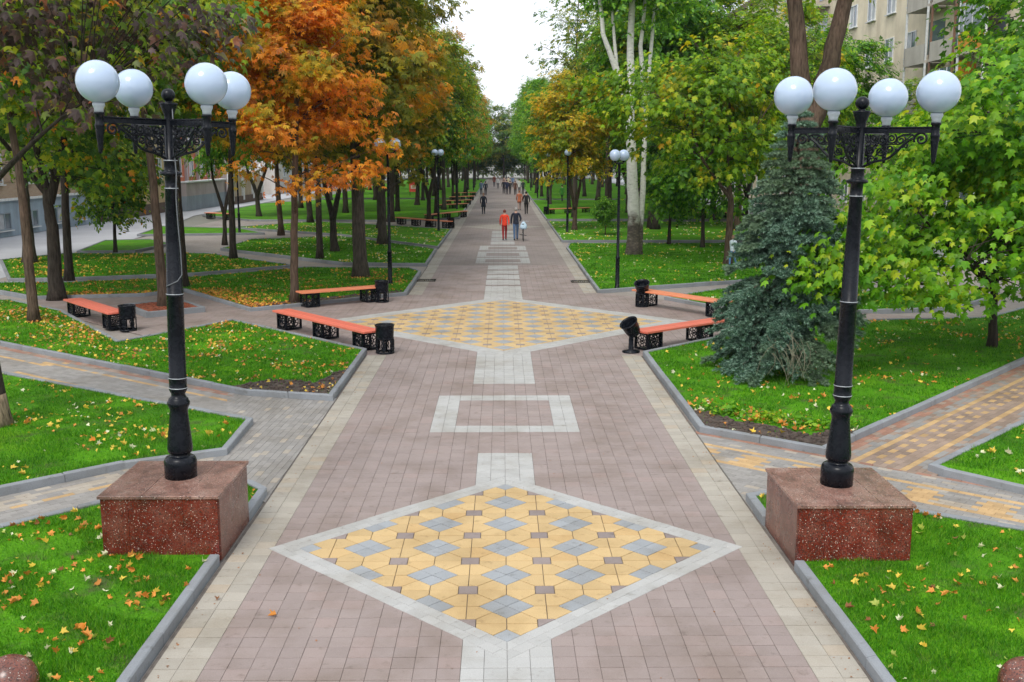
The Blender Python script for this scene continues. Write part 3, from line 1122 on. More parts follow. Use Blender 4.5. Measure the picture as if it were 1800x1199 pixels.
# the square tree bed with red mulch
bed = [(-10.95, 29.9), (-9.75, 28.2), (-8.45, 29.3), (-9.7, 31.1)]
kerb = empty('kerb', kind='structure')
inner = inset(bed, 0.11)
for i in range(4):
    a, bb, c, d = bed[i], bed[(i + 1) % 4], inner[(i + 1) % 4], inner[i]
    cx = (a[0] + bb[0] + c[0] + d[0]) / 4; cy = (a[1] + bb[1] + c[1] + d[1]) / 4
    low = [(p[0] - cx, p[1] - cy) for p in (a, bb, c, d)]
    t = MB(); tile_geom(t, low, inset(low, 0.012), 0, 0, 0.16, 0.19, 0, ch=0.012)
    t.build('kerb_stone', M['kerb'], kerb, (cx, cy, 0))
tag(sheet('mulch', inset(bed, 0.10), 0.13, M['mulch']), kind='structure')
t = MB()
for x, y in rand_in(inset(bed, .14), 700, RNG, False)[:300]:
    r = RNG.uniform(0.02, 0.05)
    t.box((x, y, 0.135), (r * 2, r, 0.02), RNG.uniform(0, 3))
tag(t.build('mulch_chips', M['mulch']), 'red bark mulch chips filling the square tree bed', 'mulch', kind='stuff')

# ------------------------------------------------------------------ trees
LEAFT = {}
LEAFT['kite'] = ([(0, 0, 0), (.34, .45, -.07), (0, 1, -.10), (-.34, .45, -.07)], [(0, 1, 2), (0, 2, 3)])
_o = [(0, 0), (.22, -.06), (.52, .10), (.33, .28), (.58, .62), (.24, .55), (0, 1.0), (-.24, .55), (-.58, .62), (-.33, .28), (-.52, .10), (-.22, -.06)]
LEAFT['maple'] = ([(x, y, -0.75 * x * x - .30 * y * y + .10 * x * y) for x, y in _o] + [(0, .34, .03)], [(12, i, (i + 1) % 12) for i in range(12)])
_pv, _pf = [(0, 0, 0)], []
for a, ln in ((-78, .72), (-38, .92), (0, 1.0), (38, .92), (78, .72)):
    ca, sa = math.sin(R(a)), math.cos(R(a))
    o_ = len(_pv)
    w = .15
    _pv += [(ca * ln * .6 + sa * w, sa * ln * .6 - ca * w, -.10), (ca * ln, sa * ln, -.30), (ca * ln * .6 - sa * w, sa * ln * .6 + ca * w, -.10)]
    _pf += [(0, o_, o_ + 1), (0, o_ + 1, o_ + 2)]
LEAFT['palmate'] = (_pv, _pf)
# a spray of five kites on one twig, cheap foliage for trees seen small
_sv, _sf = [], []
for k, (a, yy, ln) in enumerate(((-55, .1, .55), (50, .2, .55), (-40, .5, .5), (45, .55, .5), (0, .7, .55))):
    o_ = len(_sv)
    ca, sa = math.sin(R(a)), math.cos(R(a))
    w = .17
    z = (-.05, .04, -.02, .06, 0)[k]
    _sv += [(0, yy, z), (ca * ln * .5 + sa * w, yy + sa * ln * .5 - ca * w, z - .04), (ca * ln, yy + sa * ln, z - .13), (ca * ln * .5 - sa * w, yy + sa * ln * .5 + ca * w, z - .04)]
    _sf += [(o_, o_ + 1, o_ + 2), (o_, o_ + 2, o_ + 3)]
LEAFT['spray'] = (_sv, _sf)


def frames(nrm, rng):
    n = nrm / (np.linalg.norm(nrm, axis=1, keepdims=True) + 1e-9)
    r = rng.normal(size=n.shape)
    t = r - n * np.sum(r * n, axis=1, keepdims=True)
    t /= np.linalg.norm(t, axis=1, keepdims=True) + 1e-9
    return n, t, np.cross(t, n)


def scatter_mesh(name, kind, pos, nrm, size, rng, tdir=None):
    tv, tf = LEAFT[kind]
    tv = np.array(tv); tf = np.array(tf)
    n, t, s = frames(nrm, rng)
    if tdir is not None:
        t = tdir - n * np.sum(tdir * n, axis=1, keepdims=True)
        t /= np.linalg.norm(t, axis=1, keepdims=True) + 1e-9
        s = np.cross(t, n)
    V = pos[:, None, :] + size[:, None, None] * (tv[None, :, 0, None] * s[:, None, :] + tv[None, :, 1, None] * t[:, None, :] + tv[None, :, 2, None] * n[:, None, :])
    F = tf[None] + (np.arange(len(pos)) * len(tv))[:, None, None]
    return mesh_np(name, V.reshape(-1, 3), F.reshape(-1, 3))


def tree_meshes(name, seed, stems, cc, cr, ntip, nleaf, kind, size, sigma=0.55, flat=0.55, shell=0.42, nmain=9, droop=0.0, extra=None, limb_r=0.06, cut=None):
    """trunk with limbs and twigs (one mesh) and the leaf clumps that grow on them; returns (trunk mesh, leaf arrays)"""
    rng = np.random.default_rng(seed)
    mb = MB()
    P, Rr = [], []
    for pts, r0, r1 in stems:
        pts = [Vector(p) for p in pts]
        # subdivide and roughen
        out, rad = [], []
        n = 6
        tot = (len(pts) - 1) * n
        for i in range(len(pts) - 1):
            for j in range(n):
                t = j / n
                q = pts[i].lerp(pts[i + 1], t)
                k = (i * n + j) / tot
                w = (r0 + (r1 - r0) * k)
                out.append(q + Vector(rng.normal(0, 1, 3)) * w * 0.07 * (0 if (i == 0 and j == 0) else 1))
                flare = 1.0 + (0.35 * max(0, 1 - (out[-1].z) / 0.45) if out[-1].z < 0.45 else 0)
                rad.append(w * flare)
        out.append(pts[-1]); rad.append(r1)
        mb.tube(out, rad, 12 if r0 > 0.12 else 8)
        P += out; Rr += rad
    PA = np.array([tuple(p) for p in P]); RA = np.array(Rr)
    cc = np.array(cc); cr = np.array(cr)
    d = rng.normal(size=(ntip, 3)); d /= np.linalg.norm(d, axis=1, keepdims=True)
    u = rng.random(ntip) ** shell
    lump = 1 + 0.16 * np.sin(d[:, 0] * 4.1 + seed) * np.sin(d[:, 1] * 3.3 + seed * 2) + 0.12 * np.sin(d[:, 2] * 5 + seed)
    tips = cc + d * cr * (u * lump)[:, None]
    if extra is not None:
        tips = np.vstack([tips, np.array(extra)])
    if cut is not None:
        tips = tips[cut(tips)]
    order = rng.permutation(len(tips))
    mains = tips[order[:nmain]]
    nodes = [np.array(p) for p in ()]
    NP, NR = [], []

    def limb(a, b, ra, rb, nseg=6, sides=6):
        a = Vector(a); b = Vector(b)
        mid = a.lerp(b, 0.5) + Vector((0, 0, 0.14 * (b - a).length * (1 - 2 * droop))) + Vector(rng.normal(0, 0.05, 3)) * (b - a).length
        pts = []
        for i in range(nseg + 1):
            t = i / nseg
            pts.append(a.lerp(mid, t).lerp(mid.lerp(b, t), t))
        rad = [ra + (rb - ra) * i / nseg for i in range(nseg + 1)]
        mb.tube(pts, rad, sides, cap=False)
        return pts, rad

    for m in mains:
        hd = np.hypot(m[0] - PA[:, 0], m[1] - PA[:, 1])
        want = np.abs(PA[:, 2] + 0.55 * hd - m[2]) + 0.2 * hd + np.where(PA[:, 2] < 0.3 * cc[2], 4, 0)
        i = int(np.argmin(want))
        pts, rad = limb(P[i], m, max(0.025, min(RA[i] * 0.55, limb_r)), 0.014)
        NP += [tuple(p) for p in pts[1:]]; NR += rad[1:]
    NPA = np.array(NP); NRA = np.array(NR)
    for q in tips[order[nmain:]]:
        dist = np.linalg.norm(NPA - q, axis=1) + np.where(NPA[:, 2] > q[2] + 0.3, 0.8, 0)
        i = int(np.argmin(dist))
        d2 = np.linalg.norm(PA - q, axis=1) + np.where(PA[:, 2] > q[2] + 0.1, 2, 0) + np.where(PA[:, 2] < 0.35 * cc[2], 3, 0)
        j = int(np.argmin(d2))
        if d2[j] < dist[i] * 0.8:
            limb(P[j], q, max(.012, min(.03, RA[j] * .5)), 0.006, 4, 4)
        else:
            limb(NP[i], q, min(0.022, NRA[i] * .7), 0.006, 4, 4)
    # leaves
    w = rng.uniform(0.5, 1.5, len(tips)); w /= w.sum()
    idx = rng.choice(len(tips), nleaf, p=w)
    off = rng.normal(0, 1, (nleaf, 3)) * np.array([sigma, sigma, sigma * flat])
    sc = rng.uniform(0.7, 1.25, len(tips))
    off *= sc[idx][:, None]
    pos = tips[idx] + off
    out = pos - cc
    out[:, 2] *= 0.6
    out /= np.linalg.norm(out, axis=1, keepdims=True) + 1e-6
    nrm = out * 0.55 + np.array([0, 0, 0.75]) + rng.normal(0, 0.42, (nleaf, 3))
    tdir = out * 0.8 + np.array([0, 0, -0.55]) + rng.normal(0, 0.45, (nleaf, 3))
    if cut is not None:
        k = cut(pos)
        pos, nrm, tdir = pos[k], nrm[k], tdir[k]
    sz = size * rng.uniform(0.5, 1.25, len(pos))
    return mb.mesh('trunk'), (kind, pos, nrm, sz, tdir, rng)


def crown_mesh(L, keep=None):
    kind, pos, nrm, sz, tdir, rng = L
    if keep is not None:
        pos, nrm, sz, tdir = pos[keep], nrm[keep], sz[keep], tdir[keep]
    return scatter_mesh('crown', kind, pos, nrm, sz, rng, tdir)


def plant(name, tm, cm, bark, leaf, loc, rz, label, group=None, scale=1.0, cat='tree'):
    t = empty(name, (loc[0], loc[1], loc[2] if len(loc) > 2 else 0.05), rz, label, cat, group)
    t.scale = (scale, scale, scale) if not hasattr(scale, '__len__') else scale
    tr_ = put('trunk', tm, None, t)
    if not tm.materials:
        tm.materials.append(bark)
    tr_.material_slots[0].link = 'OBJECT'
    tr_.material_slots[0].material = bark
    cr_ = put('crown', cm, None, t)
    if not cm.materials:
        cm.materials.append(leaf)
    cr_.material_slots[0].link = 'OBJECT'
    cr_.material_slots[0].material = leaf
    return t


def leaf_parts(tree, L, n, mat, cam_l):
    """the n leaves that show largest from the promenade become single leaf parts; returns a mask of the others"""
    kind, pos, nrm, sz, tdir, rng = L
    wp = pos + np.array(tree.location)
    dep = wp[:, 1] - 0.0
    px = (wp[:, 0] / dep) * 1830 + 882
    py = 278 + (4.3 - wp[:, 2]) / dep * 1830
    ok = (px > 5) & (px < 1795) & (py > 3) & (py < 1190)
    score = np.where(ok, sz / dep * (0.3 + np.abs((nrm * (np.array([0, 0, 4.3]) - wp)).sum(1)) / (np.linalg.norm(nrm, axis=1) * dep)), -1)
    # outermost towards the viewer
    score *= np.where((wp[:, 1] - tree.location[1]) < 0.3, 1, 0.25)
    pick = np.argsort(-score)[:n]
    tv, tf = LEAFT[kind]
    me = bpy.data.meshes.new('leaf')
    me.from_pydata([tuple(v) for v in tv], [], [tuple(f) for f in tf])
    me.materials.append(mat)
    for i in pick:
        nn = Vector(nrm[i]).normalized()
        t = Vector(tdir[i]); t = (t - nn * t.dot(nn)).normalized()
        s = t.cross(nn)
        mtx = Matrix((s, t, nn)).transposed().to_4x4()
        o = put('leaf', me, None, tree)
        o.matrix_local = Matrix.Translation(Vector(pos[i])) @ mtx @ Matrix.Scale(float(sz[i]), 4)
    keep = np.ones(len(pos), bool)
    keep[pick] = False
    return keep


def straight(h, r0, r1, dx=0.0, dy=0.0, wob=0.1, seed=0):
    g = random.Random(seed)
    return [([(0, 0, -0.1), (dx * .3 + g.uniform(-wob, wob) * .3, dy * .3, h * .33), (dx * .65 + g.uniform(-wob, wob), dy * .65 + g.uniform(-wob, wob), h * .66), (dx, dy, h)], r0, r1)]


# --- the trees that stand alone in the photograph
# orange horse chestnut beside the far bench
L_ = tree_meshes('chestnut', 21, straight(9.5, 0.13, 0.03, 0.3, 0, 0.15, 2), (0.3, 0, 7.1), (2.3, 2.2, 3.7), 125, 11500, 'palmate', 0.165, 0.34, 0.5, 0.42, 14,
                 extra=[(2.3, -.6, 3.9), (2.9, -.2, 4.6), (1.6, -.9, 3.6), (-1.2, -.6, 3.9), (2.6, .4, 5.4), (.5, -1.2, 3.5), (-1.8, -.3, 4.8)])
plant('chestnut_tree', L_[0], crown_mesh(L_[1]), M['bark_brown'], LEAF['orange'], (-6.25, 30.87), 0, 'slender chestnut with bright orange leaves standing behind the bench end')

# big olive and rust chestnuts along the promenade edge
tm_big, L_ = tree_meshes('big', 33, straight(13, 0.27, 0.06, -0.3, 0.2, 0.3, 5), (-.3, 0, 8.9), (3.7, 3.7, 5.2), 195, 17000, 'palmate', 0.25, 0.46, 0.55, 0.36, 16, limb_r=.1)
cm_big = crown_mesh(L_)
plant('chestnut_tree', tm_big, cm_big, M['bark_grey'], LEAF['olive'], (-5.15, 37.56), 0.4, 'thick trunked chestnut turning rust and olive, before the black globe lamp', None, 1.0)

# general broadleaf crowns, shared by the rows
tm_a, L_ = tree_meshes('rowa', 41, straight(10.5, 0.20, 0.05, 0.4, 0.1, 0.25, 8), (0, 0, 8.2), (3.3, 3.3, 4.5), 165, 9000, 'spray', 0.34, 0.42, 0.5, 0.42, 13)
cm_a = crown_mesh(L_)
tm_b, L_ = tree_meshes('rowb', 42, straight(11.5, 0.22, 0.05, -0.6, 0.2, 0.35, 9), (-.3, 0, 9.0), (3.0, 3.0, 4.9), 165, 9000, 'spray', 0.34, 0.42, 0.5, 0.42, 13)
cm_b = crown_mesh(L_)
tm_c, L_ = tree_meshes('rowc', 43, [([(0, 0, -.1), (.1, 0, 1.6), (.8, 0.1, 3.6), (1.5, .2, 7)], .2, .04), ([(0.1, 0, 1.5), (-.7, -.1, 3.4), (-1.1, 0, 7.5)], .15, .04)],
                       (0.1, 0, 7.5), (3.5, 3.2, 4.0), 155, 8600, 'spray', 0.34, 0.42, 0.5, 0.42, 13)
cm_c = crown_mesh(L_)
# slim tree with a high crown
tm_h, L_ = tree_meshes('slim', 46, straight(10.5, 0.15, 0.04, 0.3, 0.1, 0.2, 11), (0.1, 0, 8.4), (2.7, 2.6, 3.1), 150, 8500, 'maple', 0.20, 0.42, 0.5, 0.40, 13)
cm_h = crown_mesh(L_)
# small, low crowned young tree
tm_s, L_ = tree_meshes('young', 44, straight(4.0, 0.075, 0.02, 0.2, 0, 0.1, 3), (0.1, 0, 3.3), (1.55, 1.55, 1.75), 70, 3600, 'spray', 0.32, 0.34, 0.6, 0.45, 9)
cm_s = crown_mesh(L_)
# airy tree with few leaves
tm_t, L_ = tree_meshes('airy', 45, straight(15.5, 0.17, 0.03, 0.2, 0, 0.2, 4), (0, 0, 11.6), (2.7, 2.7, 5.2), 120, 1500, 'spray', 0.34, 0.5, 0.6, 0.6, 14)
cm_t = crown_mesh(L_)

# yellow green maple with a slim brown trunk, mid distance
L_ = tree_meshes('maple', 51, [([(0, 0, -.1), (0.05, 0, 2.4), (-.1, 0, 3.6), (-.15, 0, 7)], .17, .04), ([(0.05, 0, 2.6), (-1.1, -.1, 4.1), (-2.0, -.2, 6)], .09, .03)],
                 (-0.9, 0, 6.3), (4.2, 3.2, 2.9), 150, 9000, 'maple', 0.22, 0.38, 0.5, 0.42, 12, extra=[(-4.2, -.6, 5.2), (-3.9, -.2, 4.5), (-4.6, 0, 6.1), (2.6, -.5, 4.6)])
plant('maple_tree', L_[0], crown_mesh(L_[1]), M['bark_brown'], LEAF['yellow'], (9.1, 42.0), 0, 'broad yellow green maple with slim forked brown trunk beside the pale poplar')

# pale poplar with several white stems
poplar_stems = [([(0, 0, -.1), (-.05, 0, 2.5), (-.25, 0, 5.6), (-.30, 0, 9), (-.2, 0, 15)], .30, .10),
                ([(0.25, .15, -.1), (.38, .15, 2.6), (.42, .2, 5), (.55, .2, 8), (.9, .3, 13)], .15, .06),
                ([(-.2, 0, 5.6), (-.75, 0, 7.6), (-1.5, -.1, 9.5), (-1.9, -.1, 13)], .17, .06),
                ([(-.3, 0, 6.6), (-.9, 0, 8.2), (-1.15, .1, 11)], .12, .05),
                ([(.45, .2, 6), (.15, .1, 9), (.45, 0, 13)], .13, .05)]
L_ = tree_meshes('poplar', 52, poplar_stems, (0.2, 0.3, 13.5), (3.0, 3.0, 3.6), 110, 5200, 'spray', 0.40, 0.55, 0.55, 0.4, 10)
plant('poplar_tree', L_[0], crown_mesh(L_[1]), M['bark_pale'], LEAF['green'], (5.82, 46.35), 0, 'tall poplar with pale cream bark, dark scarred foot and many white stems')

# forked dark tree rising behind the spruce
L_ = tree_meshes('forked', 53, [([(0, 0, -.1), (-.1, 0, 3), (-.2, 0, 5.3)], .46, .36), ([(-.2, 0, 5.1), (-.45, 0, 6.4), (-.7, 0, 8.6), (-.9, .1, 13)], .30, .12),
                                ([(-.15, 0, 5.0), (.25, 0, 6.3), (.75, .1, 8.6), (1.4, .2, 13)], .30, .12)],
                 (0.3, 1.2, 12.4), (5.2, 4.0, 3.8), 130, 5500, 'spray', 0.40, 0.6, 0.55, 0.4, 10, limb_r=.1)
plant('forked_tree', L_[0], crown_mesh(L_[1]), M['bark_brown'], LEAF['yellow'], (8.1, 27.6), 0, 'massive brown trunk forking in two behind the globes of the lamp by the spruce')

# maple of big bright leaves beside the lamp
L_ = tree_meshes('bigmaple', 54, straight(6.2, 0.105, 0.03, -0.4, -.2, 0.12, 6), (-.3, -1.2, 4.1), (4.2, 3.1, 2.5), 230, 19500, 'maple', 0.17, 0.38, 0.5, 0.5, 12, droop=.4, cut=lambda p: p[:, 2] < 4.0 + np.maximum(p[:, 0] + 3.9, -.6) * 1.15,
                 extra=[(-5.30, -3.6, 1.95), (-5.08, -3.4, 2.25), (-4.72, -3.3, 2.1), (-5.01, -3.2, 2.6), (-4.43, -3.2, 2.5), (-4.14, -3.2, 2.0), (-3.40, -3.0, 1.7), (-2.40, -3, 1.55), (-4.50, -3.1, 3.0), (-4.00, -3.2, 2.9),
                        (-4.94, -3.5, 2.0), (-5.23, -3.5, 2.3), (-4.79, -3.4, 2.5), (-4.50, -3.3, 2.15), (-5.01, -3.4, 1.85), (-4.65, -3.3, 1.85), (-2.90, -3.2, 2.0), (-1.50, -2.8, 1.6), (-4.36, -3, 3.6), (-0.50, -2.4, 1.6), (0.60, -2.2, 1.7), (-3.60, -3.3, 2.4), (-2.40, -3.4, 2.5), (-1.20, -3.4, 2.3)])
tr_ = plant('maple_tree', L_[0], bpy.data.meshes.new('tmp'), M['bark_dark'], LEAF['bright'], (11.11, 23.21), 0, 'maple with large bright green leaves drooping beside the black lamp post')
keep = leaf_parts(tr_, L_[1], 300, LEAF['bright'], None)
for ch in tr_.children:
    if ch.name.startswith('crown'):
        ch.data = crown_mesh(L_[1], keep)
        ch.data.materials.append(LEAF['bright'])
        ch['kind'] = 'stuff'

# taller dark maple over it, trunk out of the picture
tm_d, L_ = tree_meshes('tallmaple', 55, straight(8.5, 0.16, 0.05, -.3, 0, 0.2, 7), (-.6, 0, 6.9), (3.6, 3.4, 3.3), 150, 9000, 'maple', 0.20, 0.45, 0.5, 0.42, 12)
cm_d = crown_mesh(L_)
plant('maple_tree', tm_d, cm_d, M['bark_dark'], LEAF['green'], (15.4, 27.4), 0.6, 'tall dark green maple rising over the bright leaved maple')

# purple and green maple close by, peeled foot
L_ = tree_meshes('purple', 56, [([(0, 0, -.1), (-.05, 0, 1.8), (-.2, .1, 4.2), (-.2, .2, 8.5)], .215, .07)], (1.1, -0.5, 6.7), (3.3, 2.6, 1.9), 115, 4600, 'maple', 0.155, 0.34, 0.5, 0.5, 10, droop=.3,
                 extra=[(2.2, -1.2, 5.0), (2.6, -1.0, 5.3), (3.0, -1.3, 5.5), (3.4, -1.1, 5.7), (2.0, -.9, 5.4), (2.9, -.6, 5.1), (3.7, -1, 6.0), (1.3, -.7, 5.3), (4.0, -1.2, 6.2), (2.5, -.7, 4.75)])
tr_ = plant('maple_tree', L_[0], bpy.data.meshes.new('tmp'), M['bark_dark'], LEAF['purple'], (-8.2, 16.33), 0, 'maple with purple brown leaves over the lamp, its foot showing peeled pale bark')
keep = leaf_parts(tr_, L_[1], 200, LEAF['purple'], None)
for ch in tr_.children:
    if ch.name.startswith('crown'):
        ch.data = crown_mesh(L_[1], keep)
        ch.data.materials.append(LEAF['purple'])
        ch['kind'] = 'stuff'
t = MB()
pts = [(0, 0, 0.0), (-.005, 0, .2), (-.012, 0, .42), (-.02, 0, .52)]
t.tube(pts, [.30, .258, .232, .224], 14)
t.build('peeled_bark', M['bark_peel'], tr_)

# maples of the lawn edge on the street side
tm_m, L_ = tree_meshes('dkmaple', 57, [([(0, 0, -.1), (.02, 0, 2.2), (-.1, 0, 3.6), (-.6, 0, 6.5)], .23, .06), ([(0, 0, 2.9), (.5, 0.1, 4.6), (.9, .1, 7)], .15, .05), ([(0, 0, 3.1), (-.9, -.2, 4.4), (-1.8, -.2, 5.6)], .10, .04)],
                       (0.2, 0, 7.0), (3.9, 3.4, 3.1), 160, 11500, 'maple', 0.18, 0.42, 0.5, 0.42, 12, extra=[(1.6, -1, 3.5), (2.2, -.8, 3.2), (2.6, -1.1, 3.7), (3.1, -.6, 4.1), (-2, -1, 3.9)])
cm_m = crown_mesh(L_)
plant('maple_tree', tm_m, cm_m, M['bark_dark'], LEAF['darkmix'], (-13.76, 31.96), 0, 'thick dark forked maple behind the bench beside the street')
plant('maple_tree', tm_m, cm_m, M['bark_grey'], LEAF['darkmix'], (-19.4, 42.8), 1.9, 'double stemmed dark maple in front of the blue grey house plinth', None, 1.12)
plant('maple_tree', tm_h, cm_h, M['bark_brown'], LEAF['darkmix'], (-12.34, 27.15), 2.0, 'slim brown trunked maple on the leaf strewn lawn corner near the bench', None, .92)
plant('maple_tree', tm_h, cm_h, M['bark_dark'], LEAF['dark'], (-15.19, 36.4), 0.7, 'dark thin trunked tree right behind the thick forked maple', None, 1.05)
plant('maple_tree', tm_h, cm_h, M['bark_brown'], LEAF['darkmix'], (-9.75, 29.72), 2.8, 'brown trunked tree growing from the square bed of red mulch', None, 1.0)
plant('maple_tree', tm_h, cm_h, M['bark_dark'], LEAF['green'], (-10.62, 34.6), 4.0, 'dark leaning tree just behind the lamp post and mulch bed', None, .95)
plant('young_tree', tm_s, cm_s, M['bark_dark'], LEAF['darkmix'], (-17.66, 47.6), 0.4, 'young low crowned tree with thin dark stem before the yellow wall', None, 1.15)
plant('leaning_tree', tm_c, cm_c, M['bark_dark'], LEAF['green'], (-14.03, 52.75), 0.2, 'thin black leaning tree beside the path before the low pink wall', None, (.6, .6, .95))
plant('maple_tree', tm_h, cm_h, M['bark_dark'], LEAF['olive'], (-7.81, 44.4), 1.0, 'dark slim tree next in line behind the orange chestnut', None, 1.0)
plant('maple_tree', tm_c, cm_c, M['bark_dark'], LEAF['olive'], (-7.73, 47.9), 2.2, 'dark forked tree beside the path across the olive lawn', None, .95)
plant('chestnut_tree', tm_big, cm_big, M['bark_grey'], LEAF['olive'], (-6.0, 52.0), 2.4, 'broad chestnut behind the thick trunked one beside the promenade', None, .90)
plant('maple_tree', tm_b, cm_b, M['bark_dark'], LEAF['darkmix'], (-7.8, 57.0), 3.3, 'straight dark tree in the middle of the long lawn beyond the path', None, .9)
plant('maple_tree', tm_h, cm_h, M['bark_dark'], LEAF['green'], (-11.5, 44.5), 5.0, 'green tree whose crown shows behind the orange chestnut towards the street', None, 1.0)
plant('maple_tree', tm_b, cm_b, M['bark_brown'], LEAF['orange'], (-12.6, 59.5), 1.3, 'tree with orange leaves in front of the tan fence with white posts', None, (.75, .75, .95))

# the right side: young trees on the lawn and those that close the view
plant('young_tree', tm_s, cm_s, M['bark_dark'], LEAF['green'], (8.26, 51.8), 0.0, 'young dark green tree on the lawn just past the poplar', None, 1.2)
plant('young_tree', tm_s, cm_s, M['bark_dark'], LEAF['green'], (9.6, 49.9), 2.2, 'young wide crowned tree on thin leaning stem, second past the poplar', None, 1.35)
plant('maple_tree', tm_c, cm_c, M['bark_brown'], LEAF['golden'], (4.3, 62.6), 0.8, 'golden yellow tree behind the single visible lamp globe', None, .80)
plant('bush', tm_s, cm_s, M['bark_brown'], LEAF['green'], (5.75, 58.4), 1.0, 'small loose bush on the lawn beyond the twin globe lamp', None, .42, 'bush')
for i, (x, y, k, lf, s, lab) in enumerate([
        (13.2, 49.0, 0, 'yellow', .86, 'yellow green tree behind the slim forked maple'),
        (9.2, 63.0, 1, 'green', 1.2, 'tall green tree right behind the poplar stems'),
        (14.0, 62.0, 0, 'yellow', 1.1, 'yellow green tree deep on the lawn behind the two young trees'),
        (18.5, 60.0, 2, 'green', 1.0, 'green forked tree at the outer edge of the lawn past the poplar'),
        (19.0, 47.0, 0, 'yellow', .62, 'low yellow tree standing before the cream apartment block')]):
    tm, cm = ((tm_a, cm_a), (tm_b, cm_b), (tm_c, cm_c))[k]
    plant('park_tree', tm, cm, M['bark_dark' if i % 2 else 'bark_brown'], LEAF[lf], (x, y), i * 1.7, lab, None, s)
plant('airy_tree', tm_t, cm_t, M['bark_grey'], LEAF['dark'], (5.2, 76), 0.3, 'tall sparse tree with few leaves against the white sky')
plant('airy_tree', tm_t, cm_t, M['bark_grey'], LEAF['dark'], (7.0, 70), 2.3, 'tall sparse tree with thin twigs behind the golden yellow tree', None, 1.05)

# long rows either side of the promenade, to the end of the view
rng_t = random.Random(5)
ROWS = []
for side in (-1, 1):
    for rx, start, step in ((4.6, 66, 9.5), (8.0 if side < 0 else 9.6, 63, 10), (12.5 if side < 0 else 14.5, 70, 12), (17.5, 76, 14)):
        yy = start
        while yy < 215:
            if not (side > 0 and rx < 6 and yy < 88):
                ROWS.append((side * (rx + rng_t.uniform(-.5, .5)), yy + rng_t.uniform(-1.5, 1.5), side, rx))
            yy += step * (1 + (yy - 60) / 260)
ORD = ('first', 'second', 'third', 'fourth', 'fifth', 'sixth', 'seventh', 'eighth')
COUNT = {}
for i, (x, y, side, rx) in enumerate(ROWS):
    k = rng_t.choice((0, 1, 1, 2))
    tm, cm = ((tm_a, cm_a), (tm_b, cm_b), (tm_c, cm_c))[k]
    lf = rng_t.choice(('olive', 'olive', 'darkmix', 'green', 'dark') if side < 0 else ('green', 'green', 'dark', 'yellow', 'green'))
    inner_ = rx < 6
    nth = COUNT[side, rx] = COUNT.get((side, rx), -1) + 1
    place = ('bench side' if side < 0 else 'poplar side')
    row = {4.6: 'first row', 8.0: 'second row', 9.6: 'second row', 12.5: 'third row', 14.5: 'third row', 17.5: 'outermost row'}[rx]
    if nth < (7 if inner_ else 4):
        lab = '%s tree along the avenue, in the %s from the paving, %s' % (ORD[nth], row, place)
    else:
        lab = 'distant tree up the avenue, %s from the paving, %s' % (row, place)
    grp = 'avenue trees, %s, %s' % (row, place)
    s_ = rng_t.uniform(.85, 1.08) if inner_ else rng_t.uniform(.85, 1.15)
    plant('park_tree', tm, cm, M[rng_t.choice(('bark_dark', 'bark_grey', 'bark_dark'))], LEAF[lf], (x, y), rng_t.uniform(0, 6.28), lab, grp, (s_ * .80, s_ * .80, s_) if inner_ else s_)
plant('park_tree', tm_b, cm_b, M['bark_dark'], LEAF['green'], (5.6, 88), 1.1, 'shorter green tree just behind the bench past the golden yellow tree', None, (.72, .72, .8))
# trees closing the far end
for i in range(9):
    x = -24 + i * 6 + rng_t.uniform(-1, 1)
    tm, cm = ((tm_a, cm_a), (tm_b, cm_b))[i % 2]
    plant('park_tree', tm, cm, M['bark_dark'], LEAF[('dark', 'green')[i % 2]], (x, 222 + rng_t.uniform(-4, 4), -1.4), i * 1.1, 'tall tree closing the far end of the promenade', 'trees across the end of the promenade', 1.3)

for i in range(11):
    plant('young_tree', tm_s, cm_s, M['bark_dark'], LEAF['dark'], (-25 + i * 5.2, 232, -1.6), i * 1.9, 'low dark tree in the thicket beyond the end of the promenade', 'thicket beyond the end of the promenade', (2.2, 2.2, 1.9))

